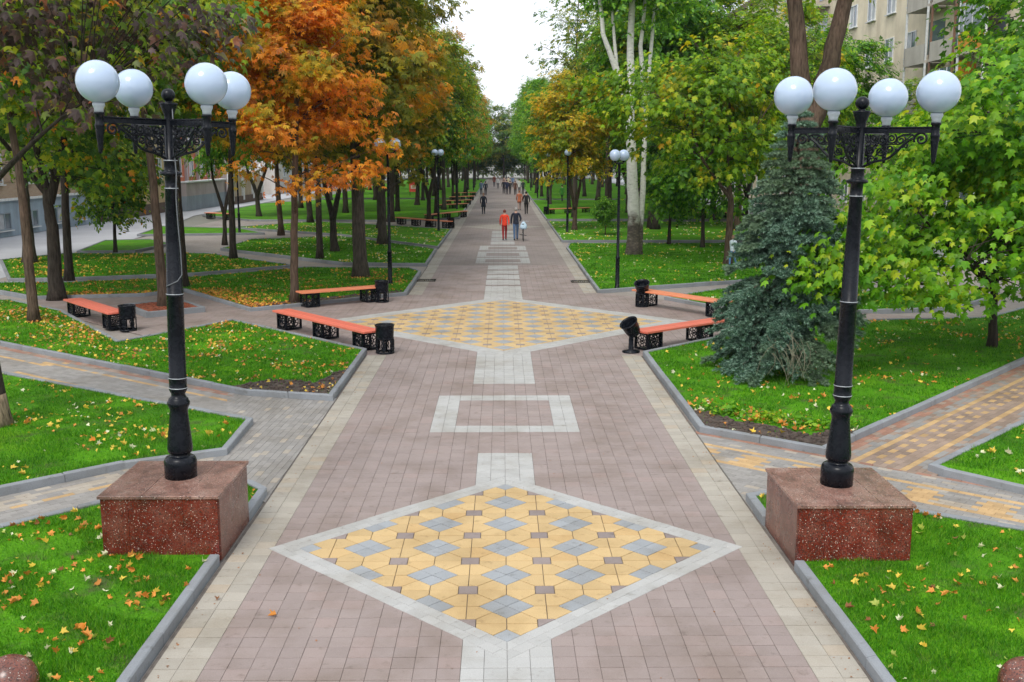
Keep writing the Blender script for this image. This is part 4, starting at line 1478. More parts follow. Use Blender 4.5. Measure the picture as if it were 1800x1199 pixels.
# --- blue spruce beside the promenade
rng = np.random.default_rng(77)
H = 5.2
mb = MB()
mb.tube([(0, 0, -.1), (.02, 0, 1.5), (0, .02, 3.5), (0, 0, H)], [.10, .085, .05, .012], 9)
NP_, NT_, NN_ = [], [], []
z = 0.55
while z < H - 0.08:
    f_ = 1 - z / H
    rad = 1.62 * f_ ** 0.80 + 0.10
    nb = 8 if z < 3.5 else 6
    ph = rng.uniform(0, 6.28)
    for k in range(nb):
        a = ph + k * 2 * math.pi / nb + rng.normal(0, .16)
        ln = rad * rng.uniform(.78, 1.12)
        if z < 1.25 and math.cos(a) > 0.35:       # the low boughs are gone on the sheltered side
            if rng.random() < .85:
                continue
        dz = -0.34 * ln if z < 2.2 else -0.14 * ln + .1 * ln * (z / H)
        base = Vector((0, 0, z))
        tip = Vector((math.cos(a) * ln, math.sin(a) * ln, max(z + dz, .12)))
        mid = base.lerp(tip, .5) + Vector((0, 0, .10 * ln))
        pts = [base.lerp(mid, t).lerp(mid.lerp(tip, t), t) for t in np.linspace(0, 1, 7)]
        mb.tube(pts, [.022 - .003 * i for i in range(7)], 5, cap=False)
        dirv = (tip - base).normalized()
        side = Vector((-math.sin(a), math.cos(a), 0))
        # side twigs
        nt_ = int(12 + ln * 20)
        for q in range(nt_):
            t = rng.uniform(.16, 1.0) ** .8
            p0 = base.lerp(mid, t).lerp(mid.lerp(tip, t), t)
            s = rng.choice((-1, 1))
            tl_ = (0.20 + .34 * (1 - t)) * min(1, ln) * rng.uniform(.6, 1.2) + .06
            td = (dirv * .75 + side * s * rng.uniform(.5, 1.0) + Vector((0, 0, rng.uniform(-.35, .12)))).normalized()
            m = max(3, int(tl_ / .032))
            for w in range(m):
                NP_.append(p0 + td * tl_ * (w / m))
                NT_.append(td + Vector((0, 0, .05)))
    z += 0.155 + .05 * rng.random()
NP_ = np.array([tuple(p) for p in NP_]); NT_ = np.array([tuple(p) for p in NT_])
# every twig step carries a brush of needles
_nv, _nf = [], []
for k in range(8):
    a = k * 2 * math.pi / 8
    o_ = len(_nv)
    cx_, cz_ = math.cos(a), math.sin(a)
    w = .15
    _nv += [(-cz_ * w, 0, cx_ * w), (cz_ * w, 0, -cx_ * w), (cx_ * .62, .95, cz_ * .62)]
    _nf += [(o_, o_ + 1, o_ + 2)]
LEAFT['needle'] = (_nv, _nf)
nn = rng.normal(size=NP_.shape)
cm = scatter_mesh('crown', 'needle', NP_, nn, rng.uniform(.055, .090, len(NP_)), rng, NT_)
plant('spruce_tree', mb.mesh('trunk'), cm, M['bark_brown'], LEAF['spruce'], (5.72, 20.5), 0, 'blue green spruce with drooping boughs and bare lower trunk on the lawn corner')
# the dry drooping bough
t = MB()
g = random.Random(4)
for i in range(26):
    a0 = Vector((5.25 + g.gauss(0, .18), 19.05 + g.gauss(0, .22), .95 + g.uniform(-.25, .2)))
    d_ = Vector((g.gauss(0, .22), g.uniform(-.30, .05), -g.uniform(.25, .75)))
    k_ = Vector((g.gauss(0, .06), g.gauss(0, .05), .06))
    t.tube([a0, a0 + d_ * .3 + k_, a0 + d_ * .65 + k_ * 1.4, a0 + d_ + k_ * .5], [.0055, .005, .004, .002], 4, cap=False)
sp = bpy.data.objects['spruce_tree']
o = t.build('dry_bough', mat_plain('dry_twigs', (0.17, 0.16, 0.105), .9), sp)
o.matrix_local = Matrix.Translation(-Vector(sp.location))

# ------------------------------------------------------------------ granite pedestals and the great lamps
def pedestal(x0, x1, y0, y1, h, seam_x, label):
    cx, cy = (x0 + x1) / 2, (y0 + y1) / 2
    p = empty('granite_pedestal', (cx, cy, 0), 0, label, 'pedestal', 'granite lamp pedestals')
    w, d = x1 - x0, y1 - y0
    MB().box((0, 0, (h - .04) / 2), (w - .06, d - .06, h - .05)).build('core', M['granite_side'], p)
    hh = h - 0.035
    # facing slabs: front and back in three, sides in two, butted
    cuts = [-w / 2 + .012, -w / 2 + w * .24, w / 2 - w * .30, w / 2 - .012]
    for i in range(3):
        a, b_ = cuts[i] + .0015, cuts[i + 1] - .0015
        for s in (-1, 1):
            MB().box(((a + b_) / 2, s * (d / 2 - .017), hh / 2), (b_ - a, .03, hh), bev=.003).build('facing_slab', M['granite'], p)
    for i in range(2):
        a, b_ = (-d / 2 + .035, -.0015) if i == 0 else (.0015, d / 2 - .035)
        for s in (-1, 1):
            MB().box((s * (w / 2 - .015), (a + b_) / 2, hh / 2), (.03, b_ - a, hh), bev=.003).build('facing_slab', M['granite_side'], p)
    # cap in three slabs with a small overhang
    cuts = [-w / 2 - .015, -w / 2 + w * .36, w / 2 - w * .27, w / 2 + .015]
    for i in range(3):
        a, b_ = cuts[i] + .001, cuts[i + 1] - .001
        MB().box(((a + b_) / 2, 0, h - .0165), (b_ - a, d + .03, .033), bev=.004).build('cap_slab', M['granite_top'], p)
    return p


PL = (-4.36, -3.085, 10.72, 12.02, 0.74)
PR = (3.08, 4.31, 10.47, 11.80, 0.70)
pedestal(*PL, 0, 'speckled red granite pedestal with its flank facing the promenade, olive chestnut side')
pedestal(*PR, 0, 'speckled red granite pedestal on the spruce side of the promenade')

POST = [(0.178, 0), (0.180, .19), (.172, .215), (.160, .235), (.128, .255), (.112, .262), (.112, .285), (.132, .30), (.139, .33), (.138, .37), (.128, .48), (.113, .62), (.099, .76), (.098, .80), (.112, .835),
        (.124, .86), (.124, .885), (.110, .905), (.108, .925), (.094, .935), (.078, .955), (.075, .985), (.088, 1.005), (.098, 1.03), (.099, 1.05), (.096, 1.055), (.096, 1.16), (.099, 1.165), (.099, 1.18), (.093, 1.19),
        (.090, 2.1), (.094, 2.105), (.094, 2.125), (.089, 2.13), (.068, 3.28), (.072, 3.285), (.072, 3.30), (.066, 3.305), (.066, 3.43), (.112, 3.445), (.115, 3.46), (.112, 3.475), (.075, 3.485), (.070, 3.50), (.070, 3.58), (.074, 3.585), (.074, 3.6), (.056, 3.61),
        (.050, 4.06), (.055, 4.10), (.092, 4.20), (.094, 4.215), (.060, 4.22)]


def spiral(c, r0, r1, a0, turns, n=26):
    return [(c[0] + (r0 + (r1 - r0) * i / n) * math.cos(a0 + turns * 2 * math.pi * i / n), c[1] + (r0 + (r1 - r0) * i / n) * math.sin(a0 + turns * 2 * math.pi * i / n)) for i in range(n + 1)]


def bracket_mesh():
    """cast bracket in its own plane: x outwards from the post, z down from the top bar"""
    t = MB()
    t.box((.40, 0, -.015), (.76, .034, .055), bev=.008)
    t.box((.40, 0, .018), (.78, .05, .012), bev=.004)

    def curve(pts, r):
        t.tube([(p[0], 0, p[1]) for p in pts], r, 6)
    # outer S scroll and its curl at the tip
    n = 22
    s = []
    for i in range(n + 1):
        u = i / n
        s.append((.06 + .50 * u, -.40 + .30 * u ** 1.4 + .02 * math.sin(u * 9)))
    curve(s, [.015] * (n + 1))
    curve(spiral((.635, -.105), .075, .014, math.pi * 1.15, -1.6, 30), .012)
    curve([(.57, -.075), (.52, -.055), (.45, -.06), (.40, -.09), (.37, -.14)], .011)
    curve(spiral((.43, -.115), .052, .010, 0, 1.5), .010)
    curve(spiral((.335, -.10), .055, .010, 1.0, -1.7), .010)
    curve(spiral((.245, -.115), .058, .012, 2.2, 1.6), .010)
    curve(spiral((.15, -.095), .052, .010, .4, -1.6), .010)
    curve(spiral((.32, -.205), .045, .010, 2.4, 1.5), .010)
    curve(spiral((.225, -.235), .050, .010, .2, -1.5), .010)
    curve(spiral((.125, -.215), .052, .010, 1.5, 1.5), .010)
    curve(spiral((.135, -.325), .046, .010, 3.0, -1.4), .010)
    curve(spiral((.48, -.175), .032, .008, 4.0, -1.3), .009)
    curve([(.07, -.05), (.12, -.15), (.09, -.26), (.10, -.38)], .010)
    curve([(.55, -.055), (.42, -.16), (.28, -.16), (.18, -.28)], .009)
    curve([(.30, -.05), (.28, -.14), (.17, -.16), (.08, -.28)], .009)
    for q in ((.29, -.155), (.185, -.17), (.38, -.15), (.085, -.13), (.19, -.31), (.27, -.29), (.11, -.28), (.635, -.105), (.39, -.215)):
        t.sphere((q[0], 0, q[1]), .017, 8, 6, sq=(1, .9, 1))
    return t.mesh('bracket')


BR = bracket_mesh()
t = MB()
t.lathe([(.012, -.36), (.020, -.34), (.030, -.24), (.040, -.13), (.043, -.09), (.047, -.08), (.047, -.06), (.040, -.05), (.041, .035), (.05, .04), (.052, .06), (.046, .065)], 14)
for k in range(3):     # twisted fluting on the candle
    t.tube([(math.cos(a_) * r_, math.sin(a_) * r_, z_) for a_, r_, z_ in ((k * 2.09 + i * .55, .041 - .0035 * i, -.10 - .026 * i) for i in range(7))], .006, 5)
CANDLE = t.mesh('candle')
t = MB(); t.lathe([(.044, .06), (.046, .10), (.052, .115), (.062, .135), (.058, .16)], 16)
NECK = t.mesh('neck')
t = MB(); t.sphere((0, 0, .365), .213, 32, 20)
GLOBE = t.mesh('globe')
t = MB(); t.lathe(POST, 26)
POSTM = t.mesh('post')
t = MB(); t.lathe([(.04, 4.215), (.034, 4.23), (.034, 4.24)], 16); t.sphere((0, 0, 4.30), .072, 22, 14)
FINIAL = t.mesh('finial')


def great_lamp(x, y, z, ang, label, wire, tilt, hs_):
    p = empty('street_lamp', (x, y, z), 0, label, 'street lamp', 'four globe lamps on granite pedestals')
    p.rotation_euler = (0, R(tilt), 0)       # both posts lean a little
    p.scale = (1, 1, hs_)
    put('post', POSTM, M['black'], p)
    put('finial', FINIAL, M['black'], p)
    for zz, r in ((2.128, .0905), (3.30, .0695), (3.602, .0715), (1.052, .0985), (1.168, .0975)):
        MB().lathe([(r + .003, zz - .004), (r + .006, zz), (r + .003, zz + .004)], 24, cap=False).build('worn_ring', M['chip'], p)
    for k in range(4):
        a = ang + k * math.pi / 2
        put('bracket', BR, M['black'], p, (0, 0, 4.02), (0, 0, a))
        q = (.77 * math.cos(a), .77 * math.sin(a), 4.02)
        cd = put('candle', CANDLE, M['black'], p, q, (0, 0, a))
        put('neck', NECK, M['globeneck'], p, q)
        put('globe', GLOBE, M['globe'], p, q).scale = (1, 1, 1 / hs_)
    if wire:
        t = MB()
        pts = [(.05, -.045, 4.20), (.058, -.05, 4.0), (.062, -.06, 3.7), (.085, -.085, 3.46), (.07, -.075, 3.2), (.085, -.085, 2.9), (.10, -.07, 2.6), (.10, -.05, 2.35), (.06, -.085, 2.28), (-.06, -.09, 2.22), (-.09, .02, 2.2)]
        t.tube(pts, .007, 5)
        t.build('cable', M['trunk_wire2'], p)
    return p


great_lamp(-3.69, 11.42, 0.74, R(226), 'black cast iron lamp with four opal globes and a cable down its post', True, 1.3, .982)
great_lamp(3.71, 11.2, 0.70, R(-39), 'black cast iron lamp with four opal globes in front of the spruce', False, 0.7, .970)

# granite ball bollards at the lower corners of the picture
for x, y, lab in ((-3.94, 7.70, 'polished red granite ball at the edge of the grass with the purple leaf litter'), (4.09, 7.58, 'polished red granite ball on the grass below the spruce side pedestal')):
    p = empty('granite_ball', (x, y, LZ), 0, lab, 'ball bollard', 'granite ball bollards')
    MB().sphere((0, 0, .14), .21, 32, 20).build('ball', M['granite_side'], p)
    t = MB(); t.lathe([(.15, -.06), (.15, -.02), (.12, .0)], 24)
    t.build('foot', M['granite_top'], p)

# ------------------------------------------------------------------ twin globe park lamps
t = MB(); t.lathe([(.11, 0), (.11, .03), (.075, .06), (.072, 1.05), (.085, 1.07), (.085, 1.10), (.050, 1.14), (.044, 4.25), (.06, 4.27), (.06, 4.31), (.02, 4.34)], 14)
TPOST = t.mesh('post')
t = MB(); t.tube([(-.26, 0, 4.36), (-.20, 0, 4.30), (0, 0, 4.28), (.20, 0, 4.30), (.26, 0, 4.36)], .022, 8)
for s in (-1, 1):
    t.lathe([(.03, 4.33), (.055, 4.36), (.05, 4.40)], 10, c=(s * .26, 0, 0))
TARM = t.mesh('arm')
t = MB(); t.sphere((0, 0, 4.57), .195, 20, 14)
TGLOBE = t.mesh('globe')


def twin(x, y, rz, label, group='twin globe park lamps', s=1.0):
    p = empty('park_lamp', (x, y, .05), rz, label, 'street lamp', group)
    p.scale = (s, s, s)
    put('post', TPOST, M['black'], p)
    put('arm', TARM, M['black'], p)
    for k in (-1, 1):
        put('globe', TGLOBE, M['globe'], p, (k * .26, 0, 0))


twin(3.77, 34.17, .85, 'black park lamp with two white globes in front of the pale poplar', s=.95)
twin(3.76, 60.66, 1.45, 'black park lamp with one globe hiding the other, before the golden yellow tree')
twin(-3.85, 35.34, .4, 'black park lamp whose globes hide among the orange chestnut leaves', s=1.03)
twin(-3.77, 61.7, .9, 'black park lamp beside the bin and the long bench on the promenade edge')
twin(-15.2, 60.5, .3, 'black park lamp behind the thin leaning tree near the low pink wall', s=1.0)
for i, (x, y) in enumerate(((-3.8, 88), (3.8, 87), (-3.8, 114), (3.8, 113), (-3.8, 140), (3.8, 139))):
    twin(x, y, .5 + i, 'thin black park lamp far along the promenade', 'park lamps far along the promenade')

# ------------------------------------------------------------------ benches and bins
def leg_panel():
    """pierced cast panel: frame, ring and petals with open ground between"""
    t = MB()
    w, h, d = .44, .385, .060
    for q in ((0, h / 2 - .020, w, .040), (0, -h / 2 + .020, w, .040)):
        t.box((q[0], 0, q[1] + h / 2), (q[2], d, q[3]), bev=.004)
    for s in (-1, 1):
        t.box((s * (w / 2 - .020), 0, h / 2), (.040, d, h - .080))
    for r_, w_ in ((.060, .013), (.135, .011)):
        t.tube([(r_ * math.cos(a), 0, h / 2 + r_ * math.sin(a)) for a in [i * 2 * math.pi / 20 for i in range(21)]], w_, 6, cap=False)
    t.sphere((0, 0, h / 2), .034, 10, 6, sq=(1, .6, 1))
    for k in range(8):
        a = k * math.pi / 4 + math.pi / 8
        t.tube([(.065 * math.cos(a), 0, h / 2 + .065 * math.sin(a)), (.135 * math.cos(a), 0, h / 2 + .135 * math.sin(a)), (.195 * math.cos(a), 0, h / 2 + .17 * math.sin(a))], .011, 5)
    return t.mesh('panel')


PANEL = leg_panel()
t = MB()
t.box((0, .02, .4145), (.42, .44, .018)); t.box((0, .05, .010), (.30, .34, .019))
SIDE = t.mesh('bearer')


def bench(x0, y0, x1, y1, nlegs, label, mat='bench', group='park benches round the plaza', seat=.45, w=.50):
    cx, cy = (x0 + x1) / 2, (y0 + y1) / 2
    L = math.hypot(x1 - x0, y1 - y0)
    rz = math.atan2(y1 - y0, x1 - x0)
    p = empty('park_bench', (cx, cy, 0), rz, label, 'bench', group)
    sl = MB(); sl.box((0, 0, 0), (L, w / 4 - .008, .045), bev=.008)
    slm = sl.mesh('seat_slat')
    slm.materials.append(M[mat])
    for k in range(4):
        put('seat_slat', slm, None, p, (0, (k - 1.5) * w / 4, seat), (random.uniform(-.002, .002), 0, random.uniform(-.001, .001)))
    for i in range(nlegs):
        u = -L / 2 + .35 + (L - .7) * i / (nlegs - 1)
        leg = empty('leg', (u, 0, 0))
        leg.parent = p
        put('panel', PANEL, M['black'], leg, (0, -.165, 0.02))
        for s in (-1, 1):
            put('panel', PANEL, M['black'], leg, (s * .185, .06, 0.02), (0, 0, math.pi / 2))
        put('bearer', SIDE, M['black'], leg, (0, 0, 0.0))
    return p


bench(-5.72, 26.55, -2.95, 23.15, 3, 'red slatted bench running up to the black bin at the lawn corner, plaza front')
bench(-5.95, 30.15, -3.75, 31.6, 2, 'orange slatted bench behind the yellow lozenge paving, in front of the olive chestnut', 'bench_orange')
bench(-11.95, 28.75, -9.75, 26.1, 2, 'red slatted bench by the square mulch bed on the street side')
bench(3.05, 23.1, 6.35, 25.75, 3, 'red slatted bench next to the tilted bucket bin, half behind the spruce')
bench(4.0, 30.75, 6.05, 27.95, 2, 'orange slatted bench beside the bin at the lawn under the twin globe lamp', 'bench_orange')
bench(-6.9, 69.2, -3.25, 64.6, 4, 'long pale red bench ending at the bin beside the promenade', 'bench_orange', 'benches along the far promenade')
bench(-5.2, 72.4, -2.75, 77.6, 3, 'orange bench just past the long pale red bench', 'bench_orange', 'benches along the far promenade')
bench(3.45, 80.3, 6.9, 82.8, 3, 'orange bench beside the bin past the golden yellow tree', 'bench_orange', 'benches along the far promenade')
bench(14.0, 75, 16.2, 75.3, 2, 'small orange bench deep on the lawn behind the young trees', 'bench_orange', 'benches along the far promenade')
bench(-21.2, 75.4, -19.2, 73.9, 2, 'small dark bench by the street beyond the leaning tree', 'bench_orange', 'benches along the far promenade')
for (x, y) in ((-5.3, 88), (-5.2, 96), (-5.2, 106), (-5.3, 118)):
    bench(x, y, x + 2.2, y + 2.6, 3, 'orange bench far along the promenade between the dark trunks', 'bench_orange', 'distant benches between the trunks')


def bin_round(x, y, label, s=1.0, z=0.0):
    p = empty('litter_bin', (x, y, z), random.uniform(0, 6), label, 'litter bin', 'black cylindrical litter bins')
    p.scale = (s, s, s)
    t = MB()
    t.lathe([(.17, .30), (.195, .34), (.205, .45), (.208, .60), (.222, .635), (.222, .65), (.205, .655), (.195, .62), (.185, .45), (.16, .36), (.0, .345)], 24)
    t.build('bucket', M['black'], p)
    # pierced skirt: bars and scrolls round an open drum
    t = MB()
    t.lathe([(.205, 0), (.215, .02), (.205, .045), (.19, .045), (.19, .0)], 24)
    t.lathe([(.196, .33), (.206, .345), (.196, .36), (.186, .345)], 24, cap=False)
    for k in range(6):
        a = k * math.pi / 3
        m_ = Matrix.Rotation(a, 4, 'Z')
        t.box((0, -.2, .18), (.05, .016, .34), M=m_)
    for k in range(6):
        a = k * math.pi / 3 + math.pi / 6
        pts = [m for m in ((math.cos(w) * .052, math.sin(w) * .062) for w in [i * 2 * math.pi / 12 for i in range(13)])]
        t.tube([(math.cos(a + q[0] / .2) * .2, math.sin(a + q[0] / .2) * .2, .19 + q[1]) for q in pts], .013, 5, cap=False)
        for w in (.9, 2.2, 4.0, 5.3):
            q0, q1 = (math.cos(w) * .05, math.sin(w) * .06), (math.cos(w) * .085, math.sin(w) * .14)
            t.tube([(math.cos(a + q[0] / .2) * .2, math.sin(a + q[0] / .2) * .2, .19 + q[1]) for q in (q0, q1)], .014, 5)
    t.build('pierced_skirt', M['black'], p)
    return p


bin_round(-2.66, 22.95, 'black pierced litter bin at the end of the red plaza front bench')
bin_round(-3.68, 31.35, 'black litter bin at the end of the orange bench under the chestnut')
bin_round(-9.5, 26.1, 'black litter bin beside the mulch bed bench')
bin_round(-3.2, 65.2, 'black litter bin at the end of the long pale red bench')
bin_round(3.35, 79.9, 'black litter bin by the far bench past the golden yellow tree')
# bucket turned over on its stand, and its twin upright on the far side
p = empty('litter_bin', (2.86, 23.0, 0), 0, 'black bucket bin tilted over on its post at the lawn corner', 'litter bin')
t = MB(); t.lathe([(.20, 0), (.20, .03), (.06, .06), (.055, .34)], 20); t.box((0, 0, .34), (.10, .10, .05)); t.build('stand', M['black'], p)
t = MB()
m_ = Matrix.Translation((0, 0, .55)) @ Matrix.Rotation(R(-30), 4, 'Y') @ Matrix.Rotation(R(20), 4, 'X')
t.lathe([(.0, -.21), (.08, -.205), (.135, -.17), (.165, -.10), (.18, 0), (.19, .13), (.212, .15), (.215, .17), (.20, .178), (.178, .14), (.16, -.06), (.10, -.15), (0, -.17)], 26, M=m_)
t.build('bucket', M['black'], p)
p = empty('litter_bin', (4.08, 30.3, 0), 0, 'black bin with its bucket tipped towards the bench under the twin globe lamp', 'litter bin')
t = MB()
t.lathe([(.20, 0), (.20, .04), (.19, .05), (.185, .0)], 20)
t.lathe([(.19, .36), (.20, .38), (.19, .40), (.18, .38)], 20, cap=False)
for k in range(8):
    t.box((0, -.19, .2), (.055, .016, .36), M=Matrix.Rotation(k * math.pi / 4, 4, 'Z'))
t.tube([(.19 * math.cos(a), .19 * math.sin(a), .2) for a in [i * math.pi / 10 for i in range(21)]], .02, 5, cap=False)
t.build('pierced_skirt', M['black'], p)
t = MB()
m_ = Matrix.Translation((0, 0, .52)) @ Matrix.Rotation(R(22), 4, 'X') @ Matrix.Rotation(R(-10), 4, 'Y')
t.lathe([(0, -.16), (.15, -.15), (.19, 0), (.215, .17), (.235, .19), (.235, .205), (.21, .21), (.19, .14), (.16, -.08), (0, -.1)], 24, M=m_)
t.build('bucket', M['black'], p)

# ------------------------------------------------------------------ people
SKIN = mat_plain('skin', (0.45, 0.26, 0.19), .55, var=.08)
CLOTH = {}


def cloth(c):
    if c not in CLOTH:
        CLOTH[c] = mat_plain('cloth_%d' % len(CLOTH), c, .85, var=.18, scale=12)
    return CLOTH[c]


def person(x, y, rz, h, label, top, legs, hair, shoes=(.03, .028, .026), stride=.18, arms=(0, 0), skirt=None, hood=False, bag=None, group=None, z=0.0, bareleg=False):
    s = h / 1.75
    root = empty('person', (x, y, z), rz, label, 'person', group)
    V, E, RR, TT = [], [], [], []

    def j(p, r, par, tag_):
        V.append(p); RR.append(r); TT.append(tag_)
        if par is not None:
            E.append((par, len(V) - 1))
        return len(V) - 1
    pel = j((0, 0, .93), (.145, .105), None, 'top')
    wa = j((0, .0, 1.06), (.135, .10), pel, 'top')
    ch = j((0, .01, 1.28), (.165, .115), wa, 'top')
    sh = j((0, 0, 1.42), (.12, .085), ch, 'top')
    nk = j((0, .0, 1.50), (.055, .058), sh, 'skin')
    hd = j((0, .015, 1.585), (.072, .085), nk, 'skin')
    j((0, .02, 1.68), (.068, .078), hd, 'skin')
    for sd in (-1, 1):
        fwd = stride * sd
        hp = j((sd * .085, 0, .87), (.09, .095), pel, 'legs')
        kn = j((sd * .080, fwd * .55 + .03, .49), (.062, .066), hp, 'legs')
        an = j((sd * .075, fwd - .04, .11), (.042, .048), kn, 'skin' if bareleg else 'legs')
        j((sd * .085, fwd + .11, .045), (.045, .04), an, 'shoe')
        so_ = j((sd * .19, 0, 1.385), (.066, .068), sh, 'top')
        bend = arms[0 if sd < 0 else 1]
        sw = -fwd * .8
        el = j((sd * (.245 + .02 * abs(bend)), sw * .4 - .02 + .06 * bend, 1.12), (.05, .052), so_, 'top')
        wr = j((sd * (.245 - .02 * bend), sw + .05 + .26 * bend, .90 + .17 * bend), (.036, .036), el, 'top')
        hnd = j((sd * (.24 - .03 * bend), sw + .07 + .33 * bend, .82 + .20 * bend), (.034, .022), wr, 'skin')
    me = bpy.data.meshes.new('body_cage')
    me.from_pydata([tuple(c * s for c in p) for p in V], E, [])
    o = bpy.data.objects.new('body', me)
    COL.objects.link(o)
    m = o.modifiers.new('Skin', 'SKIN')
    for i, r in enumerate(RR):
        me.skin_vertices[0].data[i].radius = (r[0] * s, r[1] * s)
    me.skin_vertices[0].data[0].use_root = True
    m.use_smooth_shade = True
    o.modifiers.new('Sub', 'SUBSURF').levels = 1
    dg = bpy.context.evaluated_depsgraph_get()
    body = bpy.data.meshes.new_from_object(o.evaluated_get(dg))
    bpy.data.objects.remove(o)
    tags = ['top', 'legs', 'skin', 'shoe']
    for mt in (cloth(top), cloth(legs), SKIN, cloth(shoes)):
        body.materials.append(mt)
    VA = np.array(V) * s
    segs = [(VA[a], VA[b_], TT[b_]) for a, b_ in E]
    for f in body.polygons:
        c = np.array(f.center)
        best, bt = 1e9, 'top'
        for a, b_, tg in segs:
            ab = b_ - a
            t_ = np.clip(np.dot(c - a, ab) / np.dot(ab, ab), 0, 1)
            d_ = np.linalg.norm(c - a - ab * t_)
            if d_ < best:
                best, bt = d_, tg
        if bt == 'legs' and c[2] > .86 * s:
            bt = 'top'
        if bt == 'skin' and 1.38 * s < c[2] < 1.47 * s:
            bt = 'top'
        f.material_index = tags.index(bt)
        f.use_smooth = True
    put('body', body, None, root)
    # hair: a cap that leaves the face free
    t = MB()
    hc = (0, .02 * s, 1.63 * s)
    n, mm = 14, 8
    vs, fs = [], []
    for i in range(mm + 1):
        th = math.pi * .72 * i / mm
        for k in range(n):
            a = 2 * math.pi * k / n
            front = max(0, math.sin(a))
            th2 = th * (1 - .48 * front)
            r_ = .098 * s
            vs.append((hc[0] + r_ * .9 * math.sin(th2) * math.cos(a), hc[1] + r_ * 1.08 * math.sin(th2) * math.sin(a), hc[2] + .012 * s + r_ * 1.12 * math.cos(th2)))
    for i in range(mm):
        for k in range(n):
            k2 = (k + 1) % n
            fs.append((i * n + k, (i + 1) * n + k, (i + 1) * n + k2, i * n + k2))
    t.add(vs, fs, True)
    t.build('hood' if hood else 'hair', cloth(top if hood else hair), root)
    # face
    t = MB()
    t.sphere((0, .108 * s, 1.605 * s), .016 * s, 8, 6, sq=(.8, 1.1, 1.3))
    for sd in (-1, 1):
        t.sphere((sd * .074 * s, .015 * s, 1.61 * s), .022 * s, 8, 6, sq=(.4, .8, 1.2))
    t.build('nose_and_ears', SKIN, root)
    t = MB()
    for sd in (-1, 1):
        t.sphere((sd * .03 * s, .092 * s, 1.635 * s), .010 * s, 6, 5)
    t.box((0, .097 * s, 1.56 * s), (.045 * s, .012 * s, .010 * s))
    t.build('eyes_and_mouth', cloth((.05, .03, .03)), root)
    if skirt:
        t = MB()
        zt, zb, rt, rb = skirt
        pr = [(rt * s, zt * s), ((rt * .6 + rb * .4) * s, (zt * .5 + zb * .5) * s), (rb * s, zb * s), ((rb - .015) * s, zb * s)]
        t.lathe(pr, 18, cap=False, M=Matrix.Diagonal((1.0, .80, 1, 1)))
        t.build('coat_skirt', cloth(top), root)
    return root


person(0.10, 55.2, 0, 1.64, 'person in vermilion jacket and deep red trousers walking away beside the cyclist', (.80, .055, .02), (.26, .008, .008), (.16, .035, .02))
person(0.70, 55.2, 0, 1.75, 'person in navy jacket and blue jeans pushing a bicycle', (.012, .016, .032), (.07, .13, .24), (.32, .30, .28), arms=(0, .9))
person(-1.46, 81.2, math.pi, 1.66, 'person in knee length navy coat walking alone towards the camera', (.010, .014, .028), (.012, .014, .026), (.28, .16, .09), skirt=(1.0, .62, .16, .21))
person(1.42, 87.4, 0, 1.66, 'person in rust brown jacket and pale trousers walking away', (.42, .13, .06), (.36, .26, .22), (.22, .10, .05), skirt=(1.0, .70, .16, .20))
person(1.85, 81.2, 0.0, 1.78, 'person all in black walking just ahead of the rust brown jacket', (.008, .008, .009), (.008, .008, .009), (.01, .008, .008), arms=(.3, .3), skirt=(1.0, .78, .15, .18))
CROWD = [(-1.95, 124.0, 0, (.02, .03, .05), (.015, .018, .03), 'dark blue'), (-2.5, 125.2, 0, (.10, .16, .26), (.03, .04, .06), 'steel blue'), (0.2, 128, 3.1, (.01, .012, .02), (.01, .012, .02), 'black'),
         (0.55, 126, 0, (.015, .022, .06), (.02, .02, .03), 'royal navy'), (0.95, 127, 0, (.02, .02, .025), (.02, .02, .025), 'charcoal'), (1.55, 124.0, 3.1, (.10, .04, .02), (.01, .01, .012), 'brown'),
         (2.5, 126, 3.1, (.02, .025, .03), (.012, .014, .016), 'dark green'), (2.15, 131, 0, (.55, .58, .56), (.05, .05, .06), 'white'), (-.6, 150, 3.1, (.60, .60, .62), (.1, .1, .12), 'pale grey'),
         (.3, 152, 3.1, (.45, .30, .26), (.05, .05, .06), 'pinkish'), (.9, 150, 0, (.62, .55, .40), (.06, .06, .07), 'cream'), (-1.2, 160, 0, (.30, .08, .07), (.05, .05, .06), 'dull red'), (1.6, 158, 3.1, (.12, .2, .35), (.05, .05, .07), 'mid blue')]
for i, (x, y, rz, tp, lg, nm) in enumerate(CROWD):
    person(x, y, rz, 1.62 + .05 * (i % 4), 'person in %s coat among the group far down the promenade' % nm, tp, lg, (.05, .035, .025), skirt=(1.0, .72, .15, .19) if i % 2 else None, group='people far down the promenade')
person(5.96, 104.5, .5, 1.7, 'person in bright green coat walking on the lawn path between trunks', (.07, .30, .05), (.02, .02, .022), (.05, .04, .03), skirt=(1.0, .70, .16, .19))
person(9.12, 41.2, 2.2, 1.25, 'child in white and blue clothes partly behind the spruce', (.62, .70, .80), (.10, .22, .45), (.22, .13, .07), z=.06)

# the bicycle pushed away from the viewer
p = empty('bicycle', (1.08, 55.25, 0), 0, 'dark bicycle being pushed by the person in navy, a bag at the bar', 'bicycle')


def wheel(yc):
    w = empty('wheel', (0, yc, .33)); w.parent = p
    t = MB(); t.tube([(0, .325 * math.cos(a), .325 * math.sin(a)) for a in [i * math.pi / 14 for i in range(29)]], .02, 6, cap=False); t.build('tyre', cloth((.012, .012, .012)), w)
    t = MB(); t.tube([(0, .30 * math.cos(a), .30 * math.sin(a)) for a in [i * math.pi / 14 for i in range(29)]], .009, 5, cap=False)
    for k in range(14):
        a = k * math.pi / 7
        t.tube([(0, 0, 0), (0, .3 * math.cos(a), .3 * math.sin(a))], .003, 4)
    t.sphere((0, 0, 0), .03, 8, 6)
    t.build('rim', M['chip'], w)


